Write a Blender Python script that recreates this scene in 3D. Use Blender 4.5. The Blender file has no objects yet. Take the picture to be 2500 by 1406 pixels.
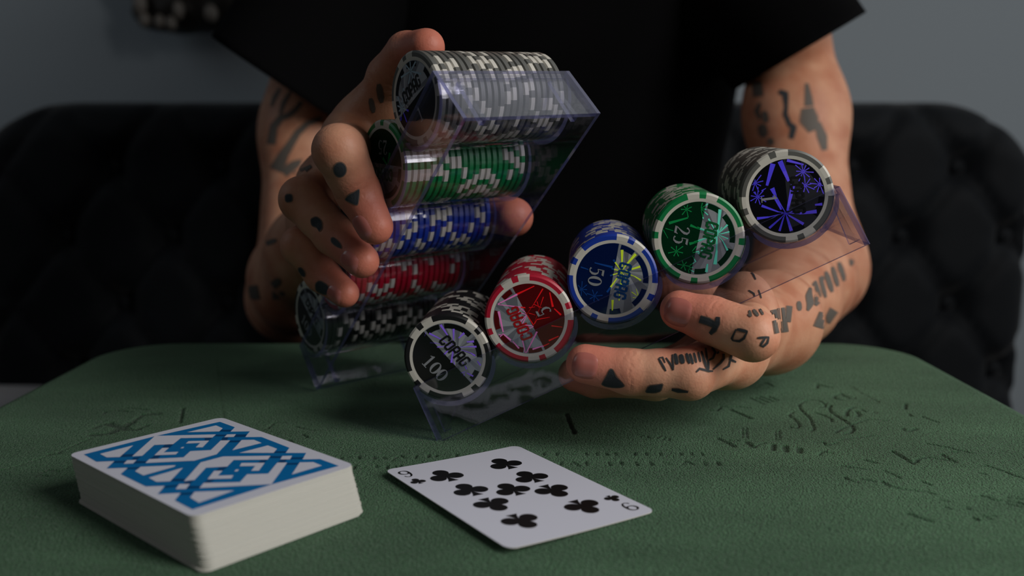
import bpy, math, random
import numpy as np
from mathutils import Vector, Matrix, Quaternion
from mathutils.bvhtree import BVHTree

random.seed(7)
rng = np.random.default_rng(7)
sc = bpy.context.scene
COL = sc.collection
PI = math.pi
TZ = 0.60                       # height of the table top above the floor

# ------------------------------------------------------------------ camera, world, lights, exposure
F_PX, PITCH, CAM_H = 2298.36, 0.15549, 0.13072
cam_d = bpy.data.cameras.new('camera')
cam_d.sensor_width = 36.0
cam_d.lens = F_PX / 2500 * 36
cam_d.clip_start = 0.01
cam_d.dof.use_dof = True
cam_d.dof.focus_distance = 0.395
cam_d.dof.aperture_fstop = 6.8
cam = bpy.data.objects.new('camera', cam_d)
cam.location = (0, 0, TZ + CAM_H)
cam.rotation_euler = (PI / 2 - PITCH, 0, 0)
COL.objects.link(cam)
sc.camera = cam

world = bpy.data.worlds.new('world')
sc.world = world
world.use_nodes = True
bg = world.node_tree.nodes['Background']
bg.inputs[0].default_value = (0.62, 0.74, 0.9, 1)
bg.inputs[1].default_value = 0.010

def area_light(name, loc, target, size, energy, color, size_y=None):
    d = bpy.data.lights.new(name, 'AREA')
    d.energy = energy
    d.color = color
    d.shape = 'RECTANGLE'
    d.size = size
    d.size_y = size_y or size
    o = bpy.data.objects.new(name, d)
    o.location = loc
    o.rotation_euler = (Vector(target) - Vector(loc)).to_track_quat('-Z', 'Y').to_euler()
    COL.objects.link(o)
    return o

# daylight from a window beside the camera, on its right
area_light('window_light', (0.80, -0.06, TZ + 0.56), (0.06, 0.46, TZ + 0.04), 0.40, 7.6, (1.0, 0.975, 0.94), 0.75)
# added weak fill from the right-hand side that brightens the wall
area_light('wall_fill_light', (1.9, 0.95, TZ + 0.75), (0.3, 1.62, TZ + 0.25), 0.7, 3.2, (0.93, 0.97, 1.0), 1.0)

# soft daylight from a roof window above and behind the player's left shoulder
area_light('roof_window_light', (0.74, 1.0, TZ + 1.5), (0.05, 0.5, TZ + 0.05), 0.7, 0.85, (0.93, 0.97, 1.0), 0.9)
# faint cool light from the far left of the room
area_light('left_room_light', (-1.55, 0.55, TZ + 0.95), (-0.55, 1.5, TZ + 0.25), 0.8, 1.3, (0.85, 0.93, 1.0), 0.8)
# added faint fill from behind the camera for fingers and chip faces
area_light('front_fill_light', (-0.25, -1.1, TZ + 0.95), (-0.05, 0.5, TZ + 0.1), 1.0, 0.6, (1.0, 0.96, 0.92), 0.8)

sc.view_settings.view_transform = 'Standard'
sc.view_settings.look = 'None'
sc.view_settings.gamma = 1.0
sc.view_settings.use_curve_mapping = False
sc.view_settings.exposure = 0.36
sc.cycles.use_denoising = True
sc.cycles.max_bounces = 16
sc.cycles.transparent_max_bounces = 40
sc.cycles.caustics_reflective = False
sc.cycles.caustics_refractive = False
sc.cycles.sample_clamp_indirect = 4.0

# ------------------------------------------------------------------ helpers
CP, SP = math.cos(PITCH), math.sin(PITCH)
CAMV = np.array([0, 0, CAM_H])

def ray(px, py):
    """direction of the sight line through a photograph pixel (table coordinates, table top at z = 0)"""
    x = (px - 1250) / F_PX
    u = -(py - 703) / F_PX
    return np.array([x, CP + u * SP, -SP + u * CP])

def at(px, py, y):
    d = ray(px, py)
    return CAMV + d * (y / d[1])

def at_z(px, py, z=0.0):
    d = ray(px, py)
    return CAMV + d * ((z - CAM_H) / d[2])

def at_plane(px, py, p0, n):
    d = ray(px, py)
    return CAMV + d * (np.dot(np.asarray(p0) - CAMV, n) / np.dot(d, n))

def rotvec(v):
    v = np.asarray(v, float)
    t = np.linalg.norm(v)
    k = v / t
    K = np.array([[0, -k[2], k[1]], [k[2], 0, -k[0]], [-k[1], k[0], 0]])
    return np.eye(3) + math.sin(t) * K + (1 - math.cos(t)) * K @ K

def lin(r, g, b):
    f = lambda c: (c / 255 / 12.92) if c <= 10 else ((c / 255 + 0.055) / 1.055) ** 2.4
    return (f(r), f(g), f(b), 1.0)

def link(o, parent=None):
    COL.objects.link(o)
    if parent is not None:
        o.parent = parent
    return o

def tag(o, label=None, cat=None, group=None, kind=None):
    if label: o['label'] = label
    if cat: o['category'] = cat
    if group: o['group'] = group
    if kind: o['kind'] = kind
    return o

def new_mesh(name, verts, faces, mats, idx=None, smooth=False):
    me = bpy.data.meshes.new(name)
    verts = np.asarray(verts, np.float32)
    if isinstance(faces, np.ndarray):
        n, k = faces.shape
        me.vertices.add(len(verts))
        me.vertices.foreach_set('co', verts.ravel())
        me.loops.add(n * k)
        me.loops.foreach_set('vertex_index', faces.astype(np.int32).ravel())
        me.polygons.add(n)
        me.polygons.foreach_set('loop_start', np.arange(0, n * k, k, dtype=np.int32))
        me.update(calc_edges=True)
    else:
        me.from_pydata([tuple(map(float, v)) for v in verts], [], [tuple(f) for f in faces])
        me.update()
    for m in (mats if isinstance(mats, (list, tuple)) else [mats]):
        me.materials.append(m)
    if idx is not None:
        me.polygons.foreach_set('material_index', np.asarray(idx, np.int32))
    me.polygons.foreach_set('use_smooth', np.full(len(me.polygons), bool(smooth)))
    me.validate()
    return me

def obj(name, me, parent=None):
    return link(bpy.data.objects.new(name, me), parent)

def empty(name, loc=(0, 0, 0)):
    o = bpy.data.objects.new(name, None)
    o.empty_display_size = 0.02
    o.location = loc
    return link(o)

class MB:
    """collects simple shapes into one mesh"""
    def __init__(s):
        s.v, s.f, s.m = [], [], []
    def add(s, v, f, m=0):
        b = len(s.v)
        s.v += [tuple(map(float, p)) for p in v]
        s.f += [tuple(i + b for i in q) for q in f]
        s.m += [m] * len(f)
    def hexa(s, p, m=0):
        """eight corners: bottom ring 0-3, top ring 4-7"""
        s.add(p, [(3, 2, 1, 0), (4, 5, 6, 7), (0, 1, 5, 4), (1, 2, 6, 5), (2, 3, 7, 6), (3, 0, 4, 7)], m)
    def box(s, a, b, m=0):
        (x0, y0, z0), (x1, y1, z1) = a, b
        s.hexa([(x0, y0, z0), (x1, y0, z0), (x1, y1, z0), (x0, y1, z0), (x0, y0, z1), (x1, y0, z1), (x1, y1, z1), (x0, y1, z1)], m)
    def poly(s, pts, m=0):
        s.add(pts, [tuple(range(len(pts)))], m)
    def build(s, name, mats, parent=None, smooth=False):
        return obj(name, new_mesh(name, np.array(s.v), s.f, mats, s.m, smooth), parent)

# ------------------------------------------------------------------ materials
def mat(name, color, rough=0.5, metal=0.0, spec=0.5, **kw):
    m = bpy.data.materials.new(name)
    m.use_nodes = True
    b = m.node_tree.nodes['Principled BSDF']
    b.inputs['Base Color'].default_value = color
    b.inputs['Roughness'].default_value = rough
    b.inputs['Metallic'].default_value = metal
    b.inputs['Specular IOR Level'].default_value = spec
    for k, v in kw.items():
        b.inputs[k.replace('_', ' ')].default_value = v
    return m

def nodes(m):
    return m.node_tree.nodes, m.node_tree.links, m.node_tree.nodes['Principled BSDF']

def noise_bump(m, scale, strength, dist, detail=3.0, rough=0.55, stretch=None, distort=0.0, coord='Object', rot=0.0):
    N, L, b = nodes(m)
    tc = N.new('ShaderNodeTexCoord')
    mp = N.new('ShaderNodeMapping')
    if stretch: mp.inputs['Scale'].default_value = stretch
    mp.inputs['Rotation'].default_value = (0, 0, rot)
    nz = N.new('ShaderNodeTexNoise')
    nz.inputs['Scale'].default_value = scale
    nz.inputs['Detail'].default_value = detail
    nz.inputs['Roughness'].default_value = rough
    nz.inputs['Distortion'].default_value = distort
    bp = N.new('ShaderNodeBump')
    bp.inputs['Strength'].default_value = strength
    bp.inputs['Distance'].default_value = dist
    L.new(tc.outputs[coord], mp.inputs['Vector'])
    L.new(mp.outputs[0], nz.inputs['Vector'])
    L.new(nz.outputs['Fac'], bp.inputs['Height'])
    L.new(bp.outputs[0], b.inputs['Normal'])
    return nz, bp

def noise_color(m, scale, c0, c1, detail=3.0, lo=0.35, hi=0.65, stretch=None):
    N, L, b = nodes(m)
    tc = N.new('ShaderNodeTexCoord')
    mp = N.new('ShaderNodeMapping')
    if stretch: mp.inputs['Scale'].default_value = stretch
    nz = N.new('ShaderNodeTexNoise')
    nz.inputs['Scale'].default_value = scale
    nz.inputs['Detail'].default_value = detail
    cr = N.new('ShaderNodeValToRGB')
    cr.color_ramp.elements[0].position = lo
    cr.color_ramp.elements[0].color = c0
    cr.color_ramp.elements[1].position = hi
    cr.color_ramp.elements[1].color = c1
    L.new(tc.outputs['Object'], mp.inputs['Vector'])
    L.new(mp.outputs[0], nz.inputs['Vector'])
    L.new(nz.outputs['Fac'], cr.inputs[0])
    L.new(cr.outputs[0], b.inputs['Base Color'])
    return cr

def clear_plastic(name, tint, gloss, fres=1.49, body=None, body_fac=0.0, rough=0.03):
    """thin clear acrylic: light passes straight through, tinted, with a Fresnel surface reflection"""
    m = bpy.data.materials.new(name)
    m.use_nodes = True
    N, L = m.node_tree.nodes, m.node_tree.links
    N.clear()
    out = N.new('ShaderNodeOutputMaterial')
    tr = N.new('ShaderNodeBsdfTransparent'); tr.inputs[0].default_value = tint
    gl = N.new('ShaderNodeBsdfGlossy'); gl.inputs['Roughness'].default_value = rough
    gl.inputs[0].default_value = (gloss, gloss, gloss * 1.05, 1)
    fr = N.new('ShaderNodeFresnel')
    ge = N.new('ShaderNodeNewGeometry'); io = N.new('ShaderNodeMix')
    io.inputs[2].default_value = fres; io.inputs[3].default_value = 1 / fres      # same reflection seen from inside the sheet
    L.new(ge.outputs['Backfacing'], io.inputs[0]); L.new(io.outputs[0], fr.inputs[0])
    mx = N.new('ShaderNodeMixShader')
    base = tr.outputs[0]
    if body:
        df = N.new('ShaderNodeBsdfDiffuse'); df.inputs[0].default_value = body
        tl = N.new('ShaderNodeBsdfTranslucent'); tl.inputs[0].default_value = body
        m1 = N.new('ShaderNodeMixShader'); m1.inputs[0].default_value = 0.6
        L.new(df.outputs[0], m1.inputs[1]); L.new(tl.outputs[0], m1.inputs[2])
        m2 = N.new('ShaderNodeMixShader'); m2.inputs[0].default_value = body_fac
        L.new(tr.outputs[0], m2.inputs[1]); L.new(m1.outputs[0], m2.inputs[2])
        base = m2.outputs[0]
    L.new(fr.outputs[0], mx.inputs[0]); L.new(base, mx.inputs[1]); L.new(gl.outputs[0], mx.inputs[2])
    L.new(mx.outputs[0], out.inputs[0])
    tc = N.new('ShaderNodeTexCoord'); nz = N.new('ShaderNodeTexNoise'); nz.inputs['Scale'].default_value = 60
    bp = N.new('ShaderNodeBump'); bp.inputs['Strength'].default_value = 0.12; bp.inputs['Distance'].default_value = 0.002
    L.new(tc.outputs['Object'], nz.inputs['Vector']); L.new(nz.outputs['Fac'], bp.inputs['Height'])
    L.new(bp.outputs[0], gl.inputs['Normal']); L.new(bp.outputs[0], fr.inputs['Normal'])
    return m

M = {}
M['clear'] = clear_plastic('clear_acrylic', (0.94, 0.94, 0.965, 1), 1.0)
M['clear_edge'] = clear_plastic('acrylic_cut_edge', (0.52, 0.52, 0.74, 1), 1.0, 1.75, (0.38, 0.38, 0.80, 1), 0.22, 0.10)
M['card'] = mat('card_stock', lin(208, 209, 222), 0.45, spec=0.35)
M['card_edge'] = mat('card_edge', lin(198, 196, 188), 0.7)
M['ink'] = mat('black_ink', lin(9, 9, 10), 0.4)
M['blue_ink'] = mat('blue_ink', lin(0, 104, 166), 0.5, spec=0.2)
M['blue_ink_dark'] = mat('dark_blue_ink', lin(0, 62, 112), 0.5, spec=0.2)
M['white_inlay'] = mat('white_inlay', lin(192, 188, 178), 0.45)
CHIP = {
    'grey': lin(86, 86, 82), 'green': lin(0, 118, 62), 'blue': lin(14, 50, 150),
    'red': lin(170, 14, 44), 'black': lin(14, 14, 16)}
for k, c in CHIP.items():
    M['chip_' + k] = mat('chip_' + k, c, 0.42)
# ------------------------------------------------------------------ table
M['felt'] = mat('green_suede', lin(66, 112, 82), 0.85, spec=0.15)
M['felt'].node_tree.nodes['Principled BSDF'].inputs['Sheen Weight'].default_value = 0.12
M['felt'].node_tree.nodes['Principled BSDF'].inputs['Sheen Roughness'].default_value = 0.5
def felt_nodes(m):
    N, L, b = nodes(m)
    tc = N.new('ShaderNodeTexCoord')
    # broad brushed patches of the nap
    n1 = N.new('ShaderNodeTexNoise'); n1.inputs['Scale'].default_value = 16; n1.inputs['Detail'].default_value = 4
    mp = N.new('ShaderNodeMapping'); mp.inputs['Scale'].default_value = (0.55, 1.5, 1)
    L.new(tc.outputs['Object'], mp.inputs['Vector']); L.new(mp.outputs[0], n1.inputs['Vector'])
    cr = N.new('ShaderNodeValToRGB')
    cr.color_ramp.elements[0].position = 0.35; cr.color_ramp.elements[0].color = lin(62, 96, 68)
    cr.color_ramp.elements[1].position = 0.68; cr.color_ramp.elements[1].color = lin(78, 116, 84)
    L.new(n1.outputs['Fac'], cr.inputs[0])
    # crushed nap inside the pressed-in drawings
    at_ = N.new('ShaderNodeAttribute'); at_.attribute_name = 'pressed'
    mx = N.new('ShaderNodeMixRGB'); mx.blend_type = 'MULTIPLY'
    mx.inputs[2].default_value = (0.42, 0.46, 0.44, 1)
    L.new(at_.outputs['Fac'], mx.inputs[0]); L.new(cr.outputs[0], mx.inputs[1])
    L.new(mx.outputs[0], b.inputs['Base Color'])
    # short pile
    m2 = N.new('ShaderNodeMapping'); m2.inputs['Scale'].default_value = (1.35, 0.75, 1); m2.inputs['Rotation'].default_value = (0, 0, 0.6)
    L.new(tc.outputs['Object'], m2.inputs['Vector'])
    n2 = N.new('ShaderNodeTexNoise'); n2.inputs['Scale'].default_value = 950; n2.inputs['Detail'].default_value = 2.0; n2.inputs['Distortion'].default_value = 0.8
    L.new(m2.outputs[0], n2.inputs['Vector'])
    bp = N.new('ShaderNodeBump'); bp.inputs['Strength'].default_value = 1.0; bp.inputs['Distance'].default_value = 0.0024
    L.new(n2.outputs['Fac'], bp.inputs['Height']); L.new(bp.outputs[0], b.inputs['Normal'])
felt_nodes(M['felt'])
M['felt_side'] = M['felt']
M['table_wood'] = mat('dark_table_wood', lin(28, 24, 22), 0.5)

def cropline(ox, oy, s, *pts):
    return [(ox + x / s, oy + y / s) for x, y in pts]
STROKES = []   # (pixel polyline, width in mm, depth in mm)
def S(o, w, *pts, d=0.55):
    STROKES.append((cropline(*o, *pts), w, d))
A4 = (1900, 920, 6.25)
S(A4, 1.5, (530,350),(420,360),(310,420),(340,490),(430,570),(490,640),(520,720),(550,770),(540,800),(490,825))
S(A4, 1.3, (530,350),(640,365),(720,420),(715,460),(620,470))
S(A4, 1.5, (230,530),(160,575),(240,640),(300,690),(320,740),(290,780),(220,775),(185,755))
S(A4, 1.8, (570,545),(690,580),(800,630),(820,680))
S(A4, 2.0, (800,430),(775,470),(800,530),(920,610),(1050,690),(1130,740),(1150,800),(1100,850),(1000,870))
S(A4, 1.6, (870,850),(960,790),(1080,740)); S(A4, 1.1, (1080,740),(1230,690),(1370,645),(1500,650),(1660,670))
S(A4, 2.4, (1040,590),(1040,530),(1090,480),(1170,460)); S(A4, 2.2, (1190,520),(1240,570),(1200,600))
S(A4, 1.8, (960,255),(870,280),(850,310),(900,340),(980,350)); S(A4, 2.0, (950,255),(1040,300),(1110,330),(1170,325))
S(A4, 2.0, (590,170),(595,110),(700,140),(800,160)); S(A4, 1.4, (1260,490),(1340,530))
S(A4, 3.0, (1890,790),(1990,825),(2090,788)); S(A4, 0.9, (900,970),(1100,935),(1270,920),(1450,890))
S(A4, 1.3, (570,1000),(700,990),(720,1040),(800,1030),(890,1005)); S(A4, 3.2, (100,1050),(115,1130)); S(A4, 3.2, (320,1090),(325,1150))
S(A4, 2.2, (1740,1130),(1900,1220),(2060,1320)); S(A4, 2.0, (2090,1300),(2130,1250)); S(A4, 1.2, (2130,1250),(2300,1230),(2500,1250))
S(A4, 1.5, (1300,1260),(1500,1310)); S(A4, 1.4, (960,1350),(1120,1380)); S(A4, 1.2, (620,1190),(680,1130),(820,1160)); S(A4, 2.0, (1945,410),(1935,490))
S(A4, 1.4, (1990,560),(2040,600)); S(A4, 1.6, (2200,600),(2320,650),(2440,690)); S(A4, 1.3, (1470,530),(1490,545)); S(A4, 1.5, (1100,140),(1300,260),(1540,385), d=0.3)
A5 = (1720, 920, 7.03)
S(A5, 2.3, (430,550),(620,630),(800,710)); S(A5, 1.6, (280,500),(420,520),(560,510),(620,510),(770,530)); S(A5, 1.6, (110,570),(200,580),(270,520))
for q in (((780,360),(1030,470)), ((880,350),(1100,440)), ((950,330),(1180,420)), ((1100,330),(1270,400)), ((1050,95),(1180,160)), ((240,110),(430,160))): S(A5, 1.3, *q)
for q in (((655,880),(660,1040)), ((715,880),(725,1040)), ((1220,930),(1230,1080)), ((1280,910),(1290,1080))): S(A5, 0.9, *q)
S(A5, 2.6, (230,1050),(370,1110),(510,1190)); S(A5, 1.3, (370,1080),(580,1090)); S(A5, 3.0, (720,1110),(840,1200)); S(A5, 1.3, (850,1195),(960,1140),(1040,1130))
for q in (((1180,1160),(1170,1250)), ((1380,1190),(1390,1260)), ((1610,1220),(1620,1290))): S(A5, 2.8, *q)
A6 = (2050, 1060, 5.556)
S(A6, 1.7, (1390,270),(1470,320),(1580,375)); S(A6, 1.2, (1190,125),(1400,165),(1600,210),(1780,250)); S(A6, 0.9, (1480,240),(1640,240)); S(A6, 1.2, (1060,325),(1200,310),(1350,335),(1470,355))
S(A6, 1.2, (20,420),(160,445),(400,480)); S(A6, 1.5, (60,570),(130,620),(250,650)); S(A6, 1.4, (280,600),(470,640)); S(A6, 1.7, (570,640),(690,705),(850,740),(1000,760),(1070,770))
S(A6, 1.2, (1110,770),(1200,780),(1300,815)); S(A6, 1.1, (600,490),(730,540),(830,595)); S(A6, 1.2, (1090,630),(1240,685)); S(A6, 1.1, (1340,880),(1480,910)); S(A6, 1.1, (1420,980),(1520,1015))
S(A6, 1.8, (930,1070),(1060,1120),(1200,1165),(1260,1180)); S(A6, 1.5, (1720,990),(1760,1015)); S(A6, 1.8, (1810,1130),(1880,1160)); S(A6, 1.3, (1950,1100),(2070,1150)); S(A6, 1.3, (2060,1095),(2120,1110))
S(A6, 1.5, (1990,425),(2200,490),(2400,565),(2500,595)); S(A6, 1.3, (1890,515),(1980,540)); S(A6, 1.4, (1910,825),(2050,870),(2120,895),(2280,905),(2420,920),(2500,950)); S(A6, 1.2, (2260,850),(2500,880)); S(A6, 1.3, (2250,935),(2460,985))
A7 = (0, 960, 5.952)
S(A7, 1.3, (-60,1135),(0,1120),(300,1040),(540,960),(740,890),(860,850),(1100,740),(1340,640)); S(A7, 3.0, (720,885),(840,868))
S(A7, 5.5, (1340,600),(1480,590),(1600,570),(1700,520),(1780,490),(1900,420)); S(A7, 3.0, (1900,420),(2060,320)); S(A7, 5.0, (2090,310),(2200,292),(2290,295))
S(A7, 4.0, (1360,500),(1450,460),(1600,425)); S(A7, 5.0, (1600,450),(1750,485),(1850,525),(1980,520)); S(A7, 3.0, (1980,515),(2130,465))
S(A7, 1.6, (1500,300),(1540,260),(1700,250),(1900,270)); S(A7, 1.6, (1820,210),(2000,220),(2150,240)); S(A7, 1.2, (500,1215),(620,1140),(720,1110),(850,1130),(1000,1070)); S(A7, 1.2, (620,1190),(740,1205)); S(A7, 1.0, (960,1000),(1060,990))
A8 = (1240, 1060, 4.808)
for x in (420, 570, 920, 1040, 1160, 1260, 1490, 1620, 1790, 2030, 2150, 2280): S(A8, 1.1, (x-8,212),(x+8,246))
S(A8, 0.9, (690,225),(770,235)); S(A8, 1.1, (620,320),(615,360)); S(A8, 1.1, (750,315),(830,370)); S(A8, 0.9, (720,360),(740,345))
for x in (920, 1190, 1330, 1510, 1680, 2310, 2470): S(A8, 1.2, (x-14,318),(x+14,362))
S(A8, 0.9, (1800,320),(1920,350)); S(A8, 1.0, (2045,355),(2080,310),(2190,360))
for q in (((1545,30),(1580,12)), ((1640,20),(1660,42)), ((1750,45),(1785,18)), ((1815,62),(1848,32)), ((1880,70),(1900,45))): S(A8, 0.9, *q)
A9 = (800, 1060, 7.8125)
for q in (((590,410),(600,470)), ((880,440),(900,470)), ((1050,430),(1110,465)), ((1690,400),(1670,460)), ((1920,380),(1915,440)), ((2070,395),(2060,430)), ((2460,380),(2440,440)), ((520,580),(500,660)), ((650,650),(690,630)), ((900,590),(940,620)), ((1130,590),(1125,660)), ((1380,580),(1400,650)), ((250,440),(265,470)), ((370,440),(410,425))): S(A9, 1.3, *q)
S(A9, 1.0, (1200,510),(1390,390),(1470,460)); S(A9, 1.0, (1700,600),(1740,570),(1770,620)); S(A9, 1.0, (1270,600),(1400,650))
S((1000, 940, 5), 2.3, (1910,350),(1960,480),(2010,590)); S((0, 820, 2.778), 1.8, (1240,490),(1222,590)); S((0, 820, 2.778), 0.6, (1470,160),(1490,360),(1522,570), d=0.25)
S((500, 1010, 6.944), 1.6, (1050,250),(1180,150),(1360,150)); S((500, 1010, 6.944), 1.3, (1660,340),(1740,400)); S((500, 1010, 6.944), 1.0, (1530,210),(1700,260),(1860,280)); S((500, 1010, 6.944), 1.6, (1420,440),(1480,490))

TX0, TX1, TY0, TY1, TR_ = -0.252, 0.2445, 0.10, 0.6005, 0.040
def build_table():
    root = empty('card_table', (0, 0.35, 0))
    tag(root, 'small square table topped with green suede covered in pressed-in doodles', 'table')
    nx = 760
    ys = np.concatenate([np.linspace(TY0, 0.262, 10), np.linspace(0.2625, TY1, 480)])
    ny = len(ys)
    xc, hw0 = (TX0 + TX1) / 2, (TX1 - TX0) / 2
    def hw(y):
        e = np.maximum(0, y - (TY1 - TR_))
        return hw0 - (TR_ - np.sqrt(np.maximum(0, TR_ ** 2 - e ** 2)))
    u = np.linspace(-1, 1, nx)
    X = xc + u[None, :] * hw(ys)[:, None]
    Y = np.repeat(ys[:, None], nx, 1)
    Z = np.zeros_like(X)
    PR = np.zeros_like(X)
    for pl, w, dep in STROKES:
        P = np.array([at_z(*p)[:2] for p in pl])
        w = w * 0.82e-3; dep = dep * 1.5
        for a, b in zip(P[:-1], P[1:]):
            mask = (X > min(a[0], b[0]) - w) & (X < max(a[0], b[0]) + w) & (Y > min(a[1], b[1]) - w) & (Y < max(a[1], b[1]) + w)
            if not mask.any(): continue
            q = np.stack([X[mask], Y[mask]], 1)
            ab = b - a
            t = np.clip(((q - a) @ ab) / max(ab @ ab, 1e-12), 0, 1)
            d = np.linalg.norm(q - a - t[:, None] * ab, axis=1)
            s = np.clip((w * 0.62 - d) / (w * 0.3), 0, 1)
            s = s * s * (3 - 2 * s)
            Z[mask] = np.minimum(Z[mask], -dep * 1e-3 * s)
            PR[mask] = np.maximum(PR[mask], s * min(1, dep / 0.82))
    # the padded top gives a little under the corners of the racks
    V = np.stack([X, Y, Z], 2).reshape(-1, 3)
    i = np.arange(nx * ny).reshape(ny, nx)
    F = np.stack([i[:-1, :-1], i[:-1, 1:], i[1:, 1:], i[1:, :-1]], 2).reshape(-1, 4)
    # rounded rim and underside
    ring = np.concatenate([i[0, :], i[1:, -1], i[-1, -2::-1], i[-2:0:-1, 0]])
    base = V[ring].copy(); base[:, 2] = 0
    nrm = np.roll(base, -1, 0) - np.roll(base, 1, 0)
    nrm = np.stack([nrm[:, 1], -nrm[:, 0], 0 * nrm[:, 0]], 1)
    nrm /= np.linalg.norm(nrm, axis=1)[:, None] + 1e-12
    rr = 0.008
    prev = ring; Vs = [V]; Fs = [F]; cnt = len(V)
    for out, dz in [(rr * math.sin(a), -rr * (1 - math.cos(a))) for a in (0.5, 1.0, PI / 2)] + [(rr, -0.026), (rr - 0.004, -0.030), (-0.05, -0.030)]:
        nv = base + nrm * out; nv[:, 2] = dz
        cur = np.arange(cnt, cnt + len(ring)); cnt += len(ring)
        Vs.append(nv)
        Fs.append(np.stack([prev, cur, np.roll(cur, -1), np.roll(prev, -1)], 1))
        prev = cur
    V = np.concatenate(Vs); F = np.concatenate(Fs)
    V[:, 1] -= 0.35
    me = new_mesh('suede_top', V, F, M['felt'], smooth=True)
    a = me.attributes.new('pressed', 'FLOAT', 'POINT')
    a.data.foreach_set('value', np.concatenate([PR.ravel(), np.zeros(len(V) - nx * ny)]).astype(np.float32))
    obj('suede_top', me, root)
    b = MB(); b.box((TX0 + 0.02, TY0 + 0.02 - 0.35, -0.07), (TX1 - 0.02, TY1 - 0.02 - 0.35, -0.0305)); b.build('apron', M['table_wood'], root)
    for sx in (TX0 + 0.05, TX1 - 0.05):
        for sy in (TY0 + 0.05, TY1 - 0.05):
            b = MB(); s, t = 0.022, 0.013
            b.hexa([(sx-t,sy-0.35-t,-TZ),(sx+t,sy-0.35-t,-TZ),(sx+t,sy-0.35+t,-TZ),(sx-t,sy-0.35+t,-TZ),(sx-s,sy-0.35-s,-0.07),(sx+s,sy-0.35-s,-0.07),(sx+s,sy-0.35+s,-0.07),(sx-s,sy-0.35+s,-0.07)])
            b.build('leg', M['table_wood'], root)
build_table()

# ------------------------------------------------------------------ playing cards
CW, CL, CR, CT = 0.063, 0.088, 0.0035, 0.0003
def half_w(y):
    e = max(0.0, abs(y) - (CL / 2 - CR))
    return CW / 2 - (CR - math.sqrt(max(0.0, CR * CR - e * e)))
def card_rows(n):
    e = [CL / 2 - CR + CR * math.sin(a) for a in np.linspace(0, PI / 2, 6)]
    mid = list(np.linspace(-(CL / 2 - CR), CL / 2 - CR, n))
    return [-v for v in e[:0:-1]] + mid + e[1:]
def card_mesh(name, zf, ncol, nrow, mats):
    """a rounded card with thickness, its height over the table given by zf(x, y)"""
    ys = card_rows(nrow)
    V, Fc, mi = [], [], []
    n = ncol + 1
    for lay in (0, 1):
        for y in ys:
            w = half_w(y)
            for k in range(n):
                x = w * (2 * k / ncol - 1)
                V.append((x, y, zf(x, y) + lay * CT))
    R = len(ys); off = n * R
    I = lambda l, r, k: l * off + r * n + k
    for r in range(R - 1):
        for k in range(ncol):
            Fc.append((I(1, r, k), I(1, r, k + 1), I(1, r + 1, k + 1), I(1, r + 1, k))); mi.append(0)
            Fc.append((I(0, r, k), I(0, r + 1, k), I(0, r + 1, k + 1), I(0, r, k + 1))); mi.append(0)
        Fc.append((I(0, r, 0), I(1, r, 0), I(1, r + 1, 0), I(0, r + 1, 0))); mi.append(1)
        Fc.append((I(0, r, ncol), I(0, r + 1, ncol), I(1, r + 1, ncol), I(1, r, ncol))); mi.append(1)
    for k in range(ncol):
        Fc.append((I(0, 0, k), I(0, 0, k + 1), I(1, 0, k + 1), I(1, 0, k))); mi.append(1)
        Fc.append((I(0, R - 1, k), I(1, R - 1, k), I(1, R - 1, k + 1), I(0, R - 1, k + 1))); mi.append(1)
    return new_mesh(name, np.array(V), Fc, mats, mi)

def ribbon(mb, pts, widths, zf=lambda x, y: 0.0, m=0, closed=False, frame=None):
    """flat stroke of changing width; frame maps (x, y, z) to a point"""
    P = np.array(pts, float); n = len(P)
    if np.isscalar(widths): widths = [widths] * n
    L_, R_ = [], []
    for i in range(n):
        a = P[(i - 1) % n] if (closed or i > 0) else P[i]
        b = P[(i + 1) % n] if (closed or i < n - 1) else P[i]
        t = b - a; t /= np.linalg.norm(t) + 1e-12
        nn = np.array([-t[1], t[0]]) * widths[i] / 2
        L_.append(P[i] + nn); R_.append(P[i] - nn)
    f = frame or (lambda x, y: (x, y, zf(x, y)))
    v = [f(*p) for p in L_] + [f(*p) for p in R_]
    fc = [(i, n + i, n + (i + 1) % n, (i + 1) % n) for i in range(n if closed else n - 1)]
    mb.add(v, fc, m)

def ell(cx, cy, rx, ry, n=28, a0=0.0, a1=2 * PI, end=False):
    ts = np.linspace(a0, a1, n, endpoint=end)
    return [(cx + rx * math.cos(t), cy + ry * math.sin(t)) for t in ts]

def club(mb, cx, cy, s, up, zf):
    """club pip: three lobes and a flared foot; s is its height"""
    def put(pts):
        q = [(cx + x * s * up, cy + y * s * up) for x, y in pts]
        mb.poly([(x, y, zf(x, y)) for x, y in q])
    put(ell(0, 0.27, 0.235, 0.235)); put(ell(-0.275, -0.1, 0.235, 0.235)); put(ell(0.275, -0.1, 0.235, 0.235))
    put([(-0.1, 0.12), (-0.09, -0.12), (0.09, -0.12), (0.1, 0.12)])
    put([(-0.03, 0.0), (-0.045, -0.2), (-0.1, -0.36), (-0.17, -0.47), (0.17, -0.47), (0.1, -0.36), (0.045, -0.2), (0.03, 0.0)])

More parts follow.
